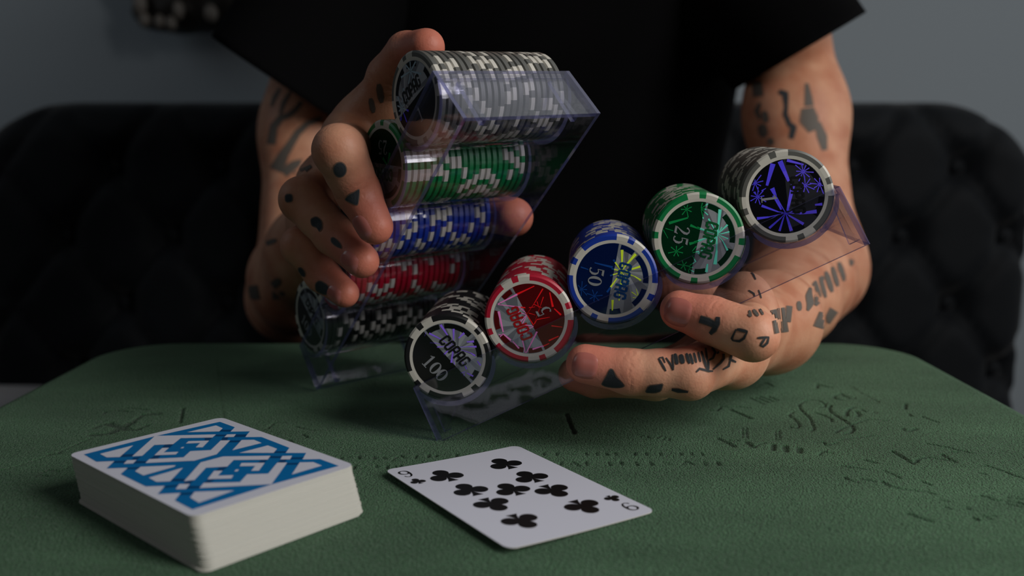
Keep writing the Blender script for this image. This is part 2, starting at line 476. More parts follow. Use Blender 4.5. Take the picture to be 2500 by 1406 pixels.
def nine(mb, cx, cy, w, h, up, zf):
    f = lambda x, y: (cx + x * up, cy + y * up, zf(cx + x * up, cy + y * up))
    k = 0.17 * w
    ribbon(mb, ell(0, h * 0.22, w / 2, h * 0.27), [k * (0.75 + 0.65 * abs(math.cos(t))) for t in np.linspace(0, 2 * PI, 28, endpoint=False)], frame=f, closed=True)
    tail = [(w / 2, h * 0.22), (w * 0.5, 0), (w * 0.42, -h * 0.25), (w * 0.2, -h * 0.44), (-w * 0.08, -h * 0.49), (-w * 0.33, -h * 0.42), (-w * 0.42, -h * 0.3)]
    ribbon(mb, tail, [k * 1.3, k * 1.4, k * 1.3, k * 1.0, k * 0.8, k * 0.9, k], frame=f)

def build_nine():
    lift = lambda x, y: 0.0005 + 0.0016 * max(0.0, 0.5 - x / CW) ** 2 + 0.0002 * (y / CL) ** 2
    o = obj('playing_card', card_mesh('playing_card', lift, 12, 18, [M['card'], M['card_edge']]))
    o.location = (0.00043, 0.33665, 0); o.rotation_euler = (0, 0, 0.59299)
    tag(o, 'single nine of clubs lying face up on the green suede', 'card')
    zf = lambda x, y: lift(x, y) + CT + 0.00007
    pips = [(-13.9, 26.6, 1), (-13.9, 8.8, 1), (13.9, 26.9, 1), (13.9, 8.8, 1), (0, 1.2, 1), (-14.2, -8.1, -1), (-14.2, -26.2, -1), (12.8, -8.1, -1), (12.6, -26.6, -1)]
    for x, y, up in pips:
        b = MB(); club(b, x / 1000, y / 1000, 0.0138, up, zf); b.build('club_pip', M['ink'], o)
    for s in (1, -1):
        b = MB(); nine(b, -0.0264 * s, 0.0357 * s, 0.0038, 0.0072, s, zf); b.build('index_numeral', M['ink'], o)
        b = MB(); club(b, -0.0264 * s, 0.0262 * s, 0.0062, s, zf); b.build('index_club', M['ink'], o)
build_nine()

DZ, DA, DC = 0.01687, 0.83942, (-0.10937, 0.3263)
def build_deck():
    root = empty('card_deck', (DC[0], DC[1], 0)); root.rotation_euler = (0, 0, DA)
    tag(root, 'thick squared deck of cards with a blue interlaced back design on top', 'card deck')
    n = 52; pitch = (DZ - 0.0003) / n
    me = card_mesh('card', lambda x, y: 0.0, 2, 2, [M['card_edge'], M['card_edge']])
    tm = card_mesh('card', lambda x, y: 0.0, 6, 10, [M['card'], M['card_edge']])
    for k in range(n):
        t = k / (n - 1)
        sh = -0.0056 * (1 - t) ** 1.1
        o = obj('card', tm if k == n - 1 else me, root)
        j = 0.00016
        o.location = (random.uniform(-j, j) + 0.0003 * (1 - t), sh + random.uniform(-j, j), 0.0003 + pitch * k)
        if k < 2: o.location.x -= 0.0009; o.location.y += 0.0004
        if k == n - 1: o.location = (0, 0, DZ - CT); top = o
    A, B, C = (160, 1010), (500, 1010), (300, 1100)
    c, s = math.cos(DA), math.sin(DA)
    def loc(q):
        o_, x, y = q
        p = at_z(o_[0] + x / 6.944, o_[1] + y / 6.944, DZ)
        dx, dy = p[0] - DC[0], p[1] - DC[1]
        return (dx * c + dy * s, -dx * s + dy * c)
    a = lambda x, y: (A, x, y)
    b = lambda x, y: (B, x, y)
    g = lambda x, y: (C, x, y)
    outline = [a(310,690),a(1527,380),b(255,138),b(510,230),b(435,305),b(765,300),b(680,397),b(960,395),b(1435,578),b(1370,665),b(1720,665),b(1655,775),b(1955,770),b(2275,885),b(1130,1200),
               g(1180,1000),g(880,845),g(985,718),g(590,740),g(715,598),g(390,610),a(935,1025),a(1060,915),a(695,930),a(830,803),a(525,815)]
    holes = [[a(585,685),a(1150,540),a(918,738),a(700,745)],
        [a(1530,380),b(190,355),b(130,408),a(1955,418),a(1825,520),a(1505,535),a(1300,718),a(1130,728),a(1512,385)],
        [a(1045,793),a(1205,788),a(1145,848),a(985,855)],
        [a(1355,840),a(1420,775),a(2000,745),a(2115,640),b(100,622),b(270,458),b(430,455),b(200,692),a(2185,800)],
        [a(1640,585),a(1755,582),a(1665,660),a(1915,650),a(1870,695),a(1505,710)],
        [a(2085,470),a(2435,460),a(2325,573),a(2205,575),a(2285,500),a(2040,510)],
        [a(1975,570),a(2015,568),a(1990,590),a(1945,592)],
        [a(2060,318),b(190,202),b(305,250),b(245,305)],
        [b(380,355),b(530,352),b(490,398),b(330,402)],
        [b(625,450),b(835,447),b(965,500),b(465,625)],
        [b(585,668),b(1070,542),b(1225,600),b(1165,668)],
        [a(1180,980),a(1275,905),a(1870,878),a(1840,905),a(1320,1050)],
        [g(440,465),g(1020,295),g(800,525),g(570,535)],
        [g(1320,205),b(310,730),b(1115,718),b(1065,783),b(490,790),b(380,900),g(1410,295),g(1215,502),g(1035,525)],
        [g(955,575),g(1135,570),g(1070,655),g(895,660)],
        [g(1300,640),g(1370,555),g(1985,540),g(2105,408),b(1075,1022),b(1228,835),b(1397,832),b(1130,1200)],
        [g(1545,350),g(1690,345),g(1610,430),g(1875,422),g(1840,478),g(1435,490)],
        [g(2010,215),g(2405,212),g(2305,345),g(2175,348),g(2245,265),g(1980,270)],
        [g(1920,325),g(1970,325),g(1940,358),g(1885,358)],
        [b(1315,722),b(1480,718),b(1445,778),b(1280,780)],
        [b(1610,830),b(1840,825),b(1985,885),b(1475,1035)],
        [g(1215,705),g(1890,680),g(1290,890),g(1140,800)]]
    dark = [[a(960,695),a(1165,685),a(1130,728),a(920,738)],[a(1150,745),a(1280,735),a(1215,785),a(1130,780)],[a(835,805),a(1040,798),a(1000,835),a(800,838)],
        [a(1205,800),a(1395,808),a(1360,838),a(1150,848)],[a(1055,917),a(1270,907),a(1230,938),a(1030,945)],[a(1690,525),a(1830,520),a(1770,580),a(1630,585)],
        [a(1510,713),a(1620,708),a(1560,765),a(1425,773)],[b(270,275),b(460,275),b(435,305),b(245,305)],[b(190,358),b(370,357),b(345,385),b(165,385)],
        [b(300,405),b(400,402),b(380,450),b(280,456)],[b(0,412),b(130,410),b(70,458),b(0,460)],[b(520,355),b(720,352),b(690,395),b(490,398)],[b(430,458),b(620,453),b(590,485),b(400,490)],
        [b(1190,640),b(1395,637),b(1370,665),b(1165,668)],[b(1110,722),b(1310,722),b(1280,755),b(1080,755)],[b(950,790),b(1063,785),b(1010,833),b(900,836)],
        [b(1290,783),b(1390,780),b(1360,828),b(1235,833)],[b(1470,742),b(1685,738),b(1655,773),b(1445,778)],[b(1395,838),b(1600,834),b(1570,865),b(1375,870)],
        [g(860,480),g(1060,480),g(1035,523),g(805,523)],[g(1050,528),g(1205,507),g(1140,568),g(1035,568)],[g(720,602),g(950,580),g(900,615),g(695,638)],
        [g(1120,602),g(1330,606),g(1300,640),g(1075,653)],[g(985,720),g(1210,708),g(1170,745),g(960,758)],[g(1640,290),g(1780,280),g(1690,343),g(1580,345)],[g(1445,495),g(1560,490),g(1480,545),g(1375,552)]]
    def area(p):
        return sum(p[i][0] * p[(i + 1) % len(p)][1] - p[(i + 1) % len(p)][0] * p[i][1] for i in range(len(p)))
    mb = MB()
    for polys, z, m in (([outline], 0.00006, 0), (dark, 0.00010, 1), (holes, 0.00014, 2)):
        for p in polys:
            q = [loc(v) for v in p]
            if area(q) < 0: q = q[::-1]
            mb.poly([(x, y, CT + z) for x, y in q], m)
    mb.build('back_print', [M['blue_ink'], M['blue_ink_dark'], M['card']], top)
build_deck()
# ------------------------------------------------------------------ chip racks
R_CHIP = 0.0192
P_, X0_, ZC_, HP_, FL_, DEP_, WD_ = 0.03963, -0.00049, 0.03221, 0.02695, 0.00157, 0.06735, 0.07059
RL_ = 5 * P_
Y0_ = 0.0026
CHT = (DEP_ - Y0_) / 20
RACK = {}
for nm_, rv_, t_ in (('right', (-0.00693, -0.46197, -0.07522), (-0.03121, 0.39867, -0.0002)),
                     ('left', (-0.30959, -0.72042, -0.8875), (-0.10233, 0.48013, 0.0022))):
    m = np.eye(4); m[:3, :3] = rotvec(rv_); m[:3, 3] = t_
    RACK[nm_] = m
def rk(nm, p):
    m = RACK[nm]
    return m[:3, :3] @ np.asarray(p, float) + m[:3, 3]
def rk_dir(nm, v):
    return RACK[nm][:3, :3] @ np.asarray(v, float)
def rk_px(nm, px, py, yl):
    """point of the rack's plane y = yl seen through a pixel, in rack coordinates"""
    m = RACK[nm]
    p = at_plane(px, py, rk(nm, (0, yl, 0)), m[:3, 1])
    return m[:3, :3].T @ (p - m[:3, 3])

def build_rack(nm, label):
    root = empty('chip_rack')
    root.matrix_world = Matrix(RACK[nm].tolist())
    tag(root, label, 'chip rack', 'clear acrylic chip racks')
    mats = [M['clear'], M['clear_edge']]
    t = 0.0019
    for name, y0 in (('front_panel', 0.0), ('back_panel', WD_ - t)):
        b = MB()
        v = [(-FL_, y0, 0), (RL_ + FL_, y0, 0), (RL_ + FL_, y0 + t, 0), (-FL_, y0 + t, 0), (0, y0, HP_), (RL_, y0, HP_), (RL_, y0 + t, HP_), (0, y0 + t, HP_)]
        b.add(v, [(0, 1, 5, 4), (2, 3, 7, 6)], 0)
        b.add(v, [(3, 2, 1, 0), (4, 5, 6, 7), (1, 2, 6, 5), (3, 0, 4, 7)], 1)
        b.build(name, mats, root)
    for sx, xb, xt in ((1, RL_ + FL_, RL_), (-1, -FL_, 0.0)):
        b = MB()
        y0, y1 = t + 0.00005, WD_ - t - 0.00005
        v = [(xb - sx * t, y0, 0), (xb, y0, 0), (xb, y1, 0), (xb - sx * t, y1, 0), (xt - sx * t, y0, HP_), (xt, y0, HP_), (xt, y1, HP_), (xt - sx * t, y1, HP_)]
        if sx < 0: v = [v[i] for i in (1, 0, 3, 2, 5, 4, 7, 6)]
        b.add(v, [(1, 2, 6, 5), (3, 0, 4, 7)], 0)
        b.add(v, [(3, 2, 1, 0), (4, 5, 6, 7), (0, 1, 5, 4), (2, 3, 7, 6)], 1)
        b.build('end_wall', mats, root)
        for yy in (0.0105, WD_ - 0.0130):
            b = MB()
            a, c = xb - sx * (t + 0.0001), xt - sx * (t + 0.0001)
            d = sx * 0.0034
            q = [(a - d, yy, 0.0008), (a, yy, 0.0008), (a, yy + 0.0022, 0.0008), (a - d, yy + 0.0022, 0.0008), (c - d * 0.35, yy, HP_ - 0.004), (c, yy, HP_ - 0.004), (c, yy + 0.0022, HP_ - 0.004), (c - d * 0.35, yy + 0.0022, HP_ - 0.004)]
            if sx < 0: q = [q[i] for i in (1, 0, 3, 2, 5, 4, 7, 6)]
            b.add(q, [(0, 1, 5, 4), (2, 3, 7, 6), (1, 2, 6, 5)], 0)
            b.add(q, [(3, 2, 1, 0), (4, 5, 6, 7), (3, 0, 4, 7)], 1)
            b.build('gusset', mats, root)
    ri, ro = R_CHIP + 0.00035, R_CHIP + 0.00255
    a0, a1 = -PI + math.radians(23), -math.radians(23)
    n = 30
    for i in range(5):
        cx = X0_ + P_ * (i + 0.5)
        V, Fc, mi = [], [], []
        ys = (t + 0.00005, WD_ - t - 0.00005)
        for y in ys:
            for k in range(n + 1):
                a = a0 + (a1 - a0) * k / n
                e = 1 - 0.6 * abs(2 * k / n - 1) ** 6
                for r in (ri, ri + (ro - ri) * e):
                    V.append((cx + r * math.cos(a), y, ZC_ + r * math.sin(a)))
        o2 = 2 * (n + 1)
        for k in range(n):
            i0, i1 = 2 * k, 2 * k + 2
            Fc += [(i0, i1, o2 + i1, o2 + i0), (i0 + 1, o2 + i0 + 1, o2 + i1 + 1, i1 + 1), (i0, i0 + 1, i1 + 1, i1), (o2 + i0, o2 + i1, o2 + i1 + 1, o2 + i0 + 1)]
            mi += [0, 0, 1, 1]
        Fc += [(0, o2, o2 + 1, 1), (2 * n, 2 * n + 1, o2 + 2 * n + 1, o2 + 2 * n)]; mi += [1, 1]
        obj('trough', new_mesh('trough', np.array(V), Fc, mats, mi, False), root)
    for i in range(6):
        cx = X0_ + P_ * i + (0.0003 if i in (0, 5) else 0)
        w = 0.0011
        b = MB()
        z1 = ZC_ + ri * math.sin(a1) + 0.0012; z0 = z1 - 0.0022
        xo = 0.0016 if i == 0 else (-0.0016 if i == 5 else 0)
        b.hexa([(cx + xo - w, t + 0.0001, z0), (cx + xo + w, t + 0.0001, z0), (cx + xo + w, WD_ - t - 0.0001, z0), (cx + xo - w, WD_ - t - 0.0001, z0),
                (cx + xo - w * 0.5, t + 0.0001, z1), (cx + xo + w * 0.5, t + 0.0001, z1), (cx + xo + w * 0.5, WD_ - t - 0.0001, z1), (cx + xo - w * 0.5, WD_ - t - 0.0001, z1)], 0)
        b.build('ridge', mats, root)
        if 0 < i < 5:
            b = MB(); y = WD_ * 0.5; h = 0.0085
            b.add([(cx - 0.001, y - 0.003, z0), (cx + 0.001, y - 0.003, z0), (cx + 0.001, y + 0.003, z0), (cx - 0.001, y + 0.003, z0), (cx, y, z0 - h)],
                  [(0, 1, 2, 3), (1, 0, 4), (2, 1, 4), (3, 2, 4), (0, 3, 4)], 0)
            b.build('ridge_tab', mats, root)
    return root
build_rack('left', 'clear plastic poker chip rack tilted upright in the tattooed hand at left, underside showing')
build_rack('right', 'clear plastic poker chip rack resting on the tattooed fingers, chip faces to the front')

# ------------------------------------------------------------------ poker chips
def chip_kind(k):
    return 1 if 2 <= k % 40 <= 8 or 31 <= k % 40 <= 37 else 0      # 1 = white inlay
def chip_meshes(T):
    R = R_CHIP
    prof = [(0.80 * R, 0.00012), (0.87 * R, 0.0), (0.955 * R, 0.0), (R, 0.0006), (R, T - 0.0006), (0.955 * R, T), (0.87 * R, T), (0.80 * R, T - 0.00012)]
    n = 160
    V = [(r * math.cos(2 * PI * k / n), y, r * math.sin(2 * PI * k / n)) for r, y in prof for k in range(n)]      # spots sit at 0, 90, 180 and 270 degrees
    I = lambda i, k: i * n + k % n
    bf = [tuple(I(0, k) for k in range(n)), tuple(I(7, k) for k in range(n - 1, -1, -1))]
    wf = []
    for k in range(n):
        for i in range(7):
            q = (I(i, k), I(i + 1, k), I(i + 1, k + 1), I(i, k + 1))
            (wf if (i in (0, 6) or chip_kind(k)) else bf).append(q)
    def compact(f):
        used = sorted({i for q in f for i in q}); mp = {u: j for j, u in enumerate(used)}
        return [V[u] for u in used], [tuple(mp[i] for i in q) for q in f]
    return compact(bf), compact(wf)
(bv, bf), (wv, wf) = chip_meshes(CHT - 0.00006)
body_me = {c: new_mesh('poker_chip', np.array(bv), bf, [M['chip_' + c]]) for c in CHIP}
inlay_me = new_mesh('white_inlay', np.array(wv), wf, [M['white_inlay']])

# printed foil faces, reflected glints painted as fixed ray colours -------------------------------------------------
M['foil'] = mat('silver_foil', (0.30, 0.32, 0.35, 1), 0.38, 0.45)
M['foil_a'] = mat('silver_foil_light', (0.42, 0.44, 0.48, 1), 0.36, 0.45)
M['foil_b'] = mat('silver_foil_deep', (0.19, 0.20, 0.23, 1), 0.36, 0.45)
M['ray_pale'] = mat('pale_painted_glint', lin(150, 175, 190), 0.4, 0.1)
M['foil_shaded'] = mat('silver_foil_shaded', (0.035, 0.036, 0.045, 1), 0.25, 0.4)  # silver foil painted dark, as in a dark reflection
M['numeral'] = mat('silver_numeral', (0.30, 0.31, 0.33, 1), 0.35, 0.3)
STK = {'grey': (8, 8, 14), 'green': (0, 40, 20), 'blue': (0, 18, 62), 'red': (78, 0, 6), 'black': (8, 8, 9)}
RAY = {'black': ((150, 110, 255), (40, 30, 90)), 'red': ((255, 140, 215), (255, 16, 26)), 'blue': ((226, 255, 60), (0, 62, 140)), 'green': ((110, 245, 215), (0, 140, 70)), 'grey': ((104, 84, 255), (84, 70, 250))}  # glint colours painted on the foil, bright and dim half
LET = {'green': (0, 84, 40), 'blue': (0, 52, 104), 'red': (150, 8, 16), 'grey': (9, 9, 10), 'black': (9, 9, 10)}
for c in CHIP:
    M['let_' + c] = mat('foil_lettering_' + c, lin(*LET[c]), 0.35)
    M['stk_' + c] = mat('sticker_' + c, lin(*STK[c]), 0.22, 0.0, 0.5)
    M['ray_' + c] = mat('painted_glint_' + c, lin(*RAY[c][0]), 0.4, 0.1)
    M['rayd_' + c] = mat('dim_painted_glint_' + c, lin(*RAY[c][1]), 0.4, 0.1)

def glyph_digit(mb, ch, x, y, h, fr):
    f = lambda px, py: fr(x + px * h, y + py * h)
    if ch == '0':
        n = 30
        ribbon(mb, ell(0, 0, 0.235, 0.43, n), [0.05 + 0.13 * abs(math.cos(2 * PI * k / n)) ** 1.5 for k in range(n)], frame=f, closed=True)
    elif ch == '1':
        mb.poly([f(*p) for p in ((-0.075, -0.44), (0.075, -0.44), (0.075, 0.5), (0.02, 0.5), (-0.075, 0.42))])
        mb.poly([f(*p) for p in ((-0.2, -0.5), (0.2, -0.5), (0.2, -0.44), (-0.2, -0.44))])
        mb.poly([f(*p) for p in ((-0.075, 0.42), (-0.2, 0.36), (-0.2, 0.30), (-0.075, 0.34))])
    elif ch == '2':
        ribbon(mb, [(-0.2, 0.26), (-0.17, 0.36), (-0.06, 0.45), (0.07, 0.44), (0.165, 0.33), (0.15, 0.16), (0.06, -0.02), (-0.08, -0.22), (-0.21, -0.40)], [0.12, 0.09, 0.06, 0.09, 0.15, 0.16, 0.12, 0.07, 0.05], frame=f)
        mb.poly([f(*p) for p in ((-0.25, -0.5), (0.22, -0.5), (0.28, -0.26), (0.24, -0.26), (0.17, -0.36), (-0.19, -0.36))])
    elif ch == '5':
        mb.poly([f(*p) for p in ((-0.15, 0.36), (0.19, 0.36), (0.25, 0.5), (-0.15, 0.5))])
        ribbon(mb, [(-0.135, 0.5), (-0.16, 0.06)], 0.05, frame=f)
        ribbon(mb, [(-0.16, 0.06), (-0.03, 0.13), (0.10, 0.09), (0.175, -0.06), (0.16, -0.25), (0.05, -0.42), (-0.09, -0.455), (-0.2, -0.38)], [0.04, 0.06, 0.10, 0.15, 0.15, 0.09, 0.06, 0.12], frame=f)

def glyph_brand(mb, fr):
    """the maker's word in tall, bold, rounded letters, centred on the origin of fr, unit letter height"""
    w, h, s = 0.40, 0.80, 0.18
    L = {'C': [[(w, h*.22), (w, h*.40), (w*.78, h/2), (-w*.78, h/2), (-w, h*.40), (-w, -h*.40), (-w*.78, -h/2), (w*.78, -h/2), (w, -h*.40), (w, -h*.22)]],
         'O': [[(w*.75, h/2), (-w*.75, h/2), (-w, h*.38), (-w, -h*.38), (-w*.75, -h/2), (w*.75, -h/2), (w, -h*.38), (w, h*.38), (w*.75, h/2)]],
         'P': [[(-w, -h*.62), (-w, h*.40), (-w*.75, h/2), (w*.75, h/2), (w, h*.38), (w, h*.08), (w*.75, -h*.06), (-w, -h*.06)]],
         'A': [[(-w, -h*.62), (-w, h*.38), (-w*.72, h/2), (w*.72, h/2), (w, h*.38), (w, -h*.62)], [(-w, -h*.12), (w, -h*.12)]],
         'G': [[(w, h*.24), (w, h*.40), (w*.75, h/2), (-w*.75, h/2), (-w, h*.38), (-w, -h*.38), (-w*.75, -h/2), (w*.75, -h/2), (w, -h*.38), (w, -h*.02), (w*.3, -h*.02)]]}
    x = -2 * 0.62
    sx = 0.5
    for ch in 'COPAG':
        for path in L[ch]:
            P = [(px * sx + py * 0.12, py) for px, py in path]
            ribbon(mb, P, s, frame=lambda px, py, x=x: fr(x + px, py))
        x += 0.62

def pang(nm, p0, p1):
    a, b = rk_px(nm, *p0, Y0_), rk_px(nm, *p1, Y0_)
    return math.atan2(b[2] - a[2], b[0] - a[0])

FACE = {}
def face(nm, i, o, cen, sq, ta, tb, rays=(), stars=()):
    FACE[(nm, i)] = (o, cen, sq, ta, tb, rays, stars)
face('right', 0, (980, 720, 5.02), (585, 770), (250, 400), (280, 450), (870, 1090),
     [(480,365,570,500,20),(640,415,640,540,18),(770,465,700,530,18),(340,470,500,550,16),(430,640,500,632,12),(350,585,430,590,10),(520,735,580,670,14),(612,830,630,690,16),(890,570,800,575,18),(920,634,830,633,16),(905,745,850,710,14),(710,730,690,690,10),(800,910,780,870,12),(990,890,930,810,16),(880,995,800,955,14),(285,505,300,460,8),(720,960,785,940,8),(765,1000,770,960,8),(650,850,640,810,8),(880,1085,840,1080,10)])
face('right', 1, (1170, 610, 4.535), (555, 775), (400, 340), (745, 1110), (385, 425),
     [(425,490,205,600,14),(510,640,205,605,10),(215,680,265,910,18),(350,1000,265,930,14),(190,935,260,945,8),(225,970,265,925,8),(440,820,520,720,8),(430,690,520,715,8),(460,650,525,705,7),(480,820,525,720,7),(600,830,530,720,7),(470,825,600,845,8),(510,890,600,850,7),(640,905,520,1140,12),(470,960,510,1140,10),(440,1090,370,1010,12),(590,1100,730,1055,12),
      (420,490,610,400,14),(705,430,610,590,10),(815,630,780,470,16),(905,720,830,650,14),(710,520,680,610,7),(600,600,690,640,6),(640,570,660,640,6),(770,1005,900,945,12),(800,840,920,855,8),(700,1070,775,1035,10),(550,640,620,630,6),(610,820,640,770,6),(640,770,780,745,6),(550,700,620,720,5)])
face('right', 2, (1370, 560, 5.408), (670, 660), (915, 165), (720, 200), (550, 1120),
     [(805,270,803,480,24),(985,325,840,490,26),(1045,490,850,550,20),(690,400,760,500,18),(665,517,770,545,14),(645,610,760,575,14),(605,830,750,625,18),(793,750,795,610,12),(895,710,820,590,12),(940,610,840,570,10),(1060,675,970,620,16),(680,930,675,1070,22),(765,940,770,830,10),(1015,870,990,785,8),(930,825,1005,880,8),(945,900,985,902,7),(680,500,440,440,20),(210,480,360,530,14),(803,500,800,600,8),(840,555,760,555,7)],
     [(270, 790, 90, 8), (440, 880, 90, 7)])
face('right', 3, (1560, 420, 4.393), (632, 715), (680, 250), (690, 330), (525, 1110),
     [(870,400,845,640,24),(950,565,860,650,14),(970,640,870,665,10),(960,715,870,680,8),(622,596,720,630,18),(720,630,810,660,8),(592,755,720,710,18),(720,710,820,680,7),(640,880,830,690,14),(815,990,835,840,26),(830,840,830,700,10),(745,500,830,650,12),(950,840,900,740,14),(720,1090,735,985,22),(890,590,850,650,8),
      (680,330,665,390,9),(740,340,668,388,9),(725,400,668,392,9),(740,460,668,396,9),(690,500,666,400,9),(615,795,570,850,9),(645,850,575,865,9),(610,965,575,900,9),(545,1000,610,960,7),(580,1020,535,1030,8),(590,1070,535,1040,8),(540,1100,530,1045,8),
      (280,560,525,490,22),(550,570,620,600,20),(540,770,600,755,22),(240,590,370,630,8),(250,600,310,710,7)],
     [(510, 400, 75, 7), (400, 850, 75, 7), (480, 1000, 60, 6)])
face('right', 4, (1740, 340, 4.6875), (855, 650), (690, 180), (770, 230), (830, 860),
     [(690,280,620,530,40),(770,250,870,480,40),(680,560,720,650,36),(700,640,785,805,26),(920,520,855,815,34),(560,760,750,830,20),(480,910,640,890,24),(620,1040,780,900,20),(755,1080,810,900,20),(910,1080,850,890,28),(1040,970,870,870,22),(930,815,860,850,10),(1190,825,990,850,30),(1270,740,1170,750,24),(850,240,1040,290,22),(560,590,610,560,10),(480,600,520,680,10)],
     [(485, 500, 95, 9), (515, 660, 95, 9), (1035, 370, 100, 10), (1060, 530, 95, 9), (1225, 515, 95, 9)])
face('left', 4, (860, 60, 4.135), (597, 757), (410, 920), (500, 790), (690, 540), [], [(500, 840, 90, 8), (590, 470, 90, 7)])
face('left', 3, (850, 60, 2.812), (242, 935), (233, 680), (290, 850), (215, 840), [], [(270, 970, 50, 5)])
face('left', 0, (700, 660, 4.685), (245, 560), (140, 170), (165, 485), (240, 640))

HUB = {('right', 0): [(640, 645)], ('right', 1): [(525, 715), (600, 840), (515, 1150)], ('right', 2): [(800, 558)], ('right', 3): [(840, 670)], ('right', 4): [(835, 842)]}
CENT = {('right', 0): (0.02, 0.38), ('right', 1): (-0.05, 0.30), ('right', 2): (-0.28, 0.34), ('right', 3): (-0.2, 0.5), ('left', 4): (-0.5, 0.22), ('left', 3): (0.2, 0.3), ('left', 0): (0.1, 0.4)}
NUM = {'grey': '1', 'green': '25', 'blue': '50', 'red': '5', 'black': '100'}
ORDER = ['black', 'red', 'blue', 'green', 'grey']
ORDN = ['front', 'second', 'third', 'fourth', 'fifth', 'sixth', 'seventh', 'eighth', 'ninth', 'tenth', 'eleventh', 'twelfth', 'thirteenth', 'fourteenth', 'fifteenth', 'sixteenth', 'seventeenth', 'eighteenth', 'nineteenth', 'rearmost']

def build_face(chip, nm, i, color, th_chip):
    Rs = 0.80 * R_CHIP
    spec = FACE.get((nm, i))
    if spec:
        o, cen, sq, ta, tb, rays, stars = spec
        q = lambda p: (o[0] + p[0] / o[2], o[1] + p[1] / o[2])
        th = pang(nm, q(ta), q(tb))
    else:
        th, rays, stars = 1.1 + i, [], []
    cx = X0_ + P_ * (i + 0.5)
    c, s = math.cos(th), math.sin(th)
    st = empty('sticker'); st.parent = chip
    st.rotation_euler = (0, -(th - th_chip), 0)
    lay = lambda z: (lambda x, y: (x * Rs, -z + 0.0001, y * Rs))
    # base disc, dark half and foil half with coloured blocks round its rim
    mb = MB(); f = lay(0.00002)
    n = 36
    lo = [(math.cos(a), math.sin(a)) for a in np.linspace(PI, 2 * PI, n)]
    hi = [(math.cos(a), math.sin(a)) for a in np.linspace(0, PI, n)]
    mb.poly([f(x, y) for x, y in lo], 0); mb.poly([f(x, y) for x, y in hi], 1)
    f2 = lay(0.00006)
    for a0, a1 in ((5, 24), (49, 82), (93, 143), (152, 176)):
        aa = np.radians(np.linspace(a0, a1, 10))
        P = [(0.985 * math.cos(a), 0.985 * math.sin(a)) for a in aa] + [(0.84 * math.cos(a), 0.84 * math.sin(a)) for a in aa[::-1]]
        mb.poly([f2(max(-2, x), max(0.005, y)) for x, y in P], 0)
    obj('printed_foil', new_mesh('printed_foil', np.array(mb.v), mb.f, [M['stk_' + color], M['foil_shaded'] if (color == 'grey' and nm == 'right') else M['foil']], mb.m), st)
    if not (color == 'grey' and nm == 'right'):
        # broad facets of the foil fan out from one point of the silver half
        mb = MB(); ff = lay(0.00004)
        c0 = np.array(CENT.get((nm, i), (0.0, 0.35)))
        na = 23
        an = [2 * PI * j / na + 0.11 * math.sin(5.0 * j + i) for j in range(na)]
        def reach(a):
            d = np.array([math.cos(a), math.sin(a)])
            bq = c0 @ d
            t = -bq + math.sqrt(max(0, bq * bq - (c0 @ c0 - 0.985 ** 2)))
            if d[1] < 0: t = min(t, (c0[1] - 0.004) / -d[1])
            return c0 + d * max(t, 0)
        for j in range(na):
            a0, a1 = an[j], an[(j + 1) % na] + (2 * PI if j == na - 1 else 0)
            pts = [c0] + [reach(a) for a in np.linspace(a0, a1, 4)]
            mb.poly([ff(*p) for p in pts], (j * 7 + i) % 3)
        obj('foil_facets', new_mesh('foil_facets', np.array(mb.v), mb.f, [M['foil'], M['foil_a'], M['foil_b']], mb.m), st)
    if rays or stars:
        mb = MB(); f3 = lay(0.0001)
        def todes(x, y):
            p = rk_px(nm, o[0] + x / o[2], o[1] + y / o[2], Y0_)
            dx, dz = (p[0] - cx) / Rs, (p[2] - ZC_) / Rs
            return np.array([dx * c + dz * s, -dx * s + dz * c])
        k = R_CHIP / Rs / (abs(todes(cen[0] + 100, cen[1])[0] - todes(*cen)[0]) ** 2 + (todes(cen[0] + 100, cen[1])[1] - todes(*cen)[1]) ** 2) ** 0.5
        unit = np.linalg.norm(todes(cen[0] + 100, cen[1]) - todes(*cen)) / 100
        seg = []
        for x0, y0, x1, y1, w in rays:
            seg.append((todes(x0, y0), todes(x1, y1), 1.5 * w * unit, 0.75 * w * unit))
        hubs = [todes(*p) for p in HUB.get((nm, i), ())]
        for a, b, wa, wb in list(seg):
            d = (b - a) / (np.linalg.norm(b - a) + 1e-9)
            for hb in hubs:
                e = hb - b; L = np.linalg.norm(e)
                if 0.02 < L < 0.75 and (e @ d) / L > 0.96:
                    seg.append((b, hb, wb * 0.7, wb * 0.25)); break
        for x, y, r, nr in stars:
            pc = todes(x, y)
            for j in range(nr):
                a = 2 * PI * j / nr + 0.3 * x
                d = np.array([math.cos(a), math.sin(a)]) * r * unit
                seg.append((pc + d * (0.8 + 0.2 * ((j * 7) % 3)), pc + d * 0.04, 12 * unit, 7 * unit))
        for a, b, wa, wb in seg:
            dvec = b - a; L = np.linalg.norm(dvec)
            if L < 1e-4: continue
            nrm = np.array([-dvec[1], dvec[0]]) / L
            m = 6
            for j in range(m):
                t0, t1 = j / m, (j + 1) / m
                p0, p1 = a + dvec * t0, a + dvec * t1
                if max(np.linalg.norm(p0), np.linalg.norm(p1)) > 0.985: continue
                w0, w1 = wa + (wb - wa) * t0, wa + (wb - wa) * t1
                mid = (p0 + p1) / 2
                mb.poly([f3(*(p0 + nrm * w0 / 2)), f3(*(p1 + nrm * w1 / 2)), f3(*(p1 - nrm * w1 / 2)), f3(*(p0 - nrm * w0 / 2))], 0 if mid[1] > 0 else 1)
        if mb.f:
            tag(obj('painted_glints', new_mesh('painted_glints', np.array(mb.v), mb.f, [M['ray_' + color] if nm == 'right' else M['ray_pale'], M['rayd_' + color]], mb.m), st), 'holographic foil glints painted as coloured starburst rays')
    mb = MB(); f4 = lay(0.00015)
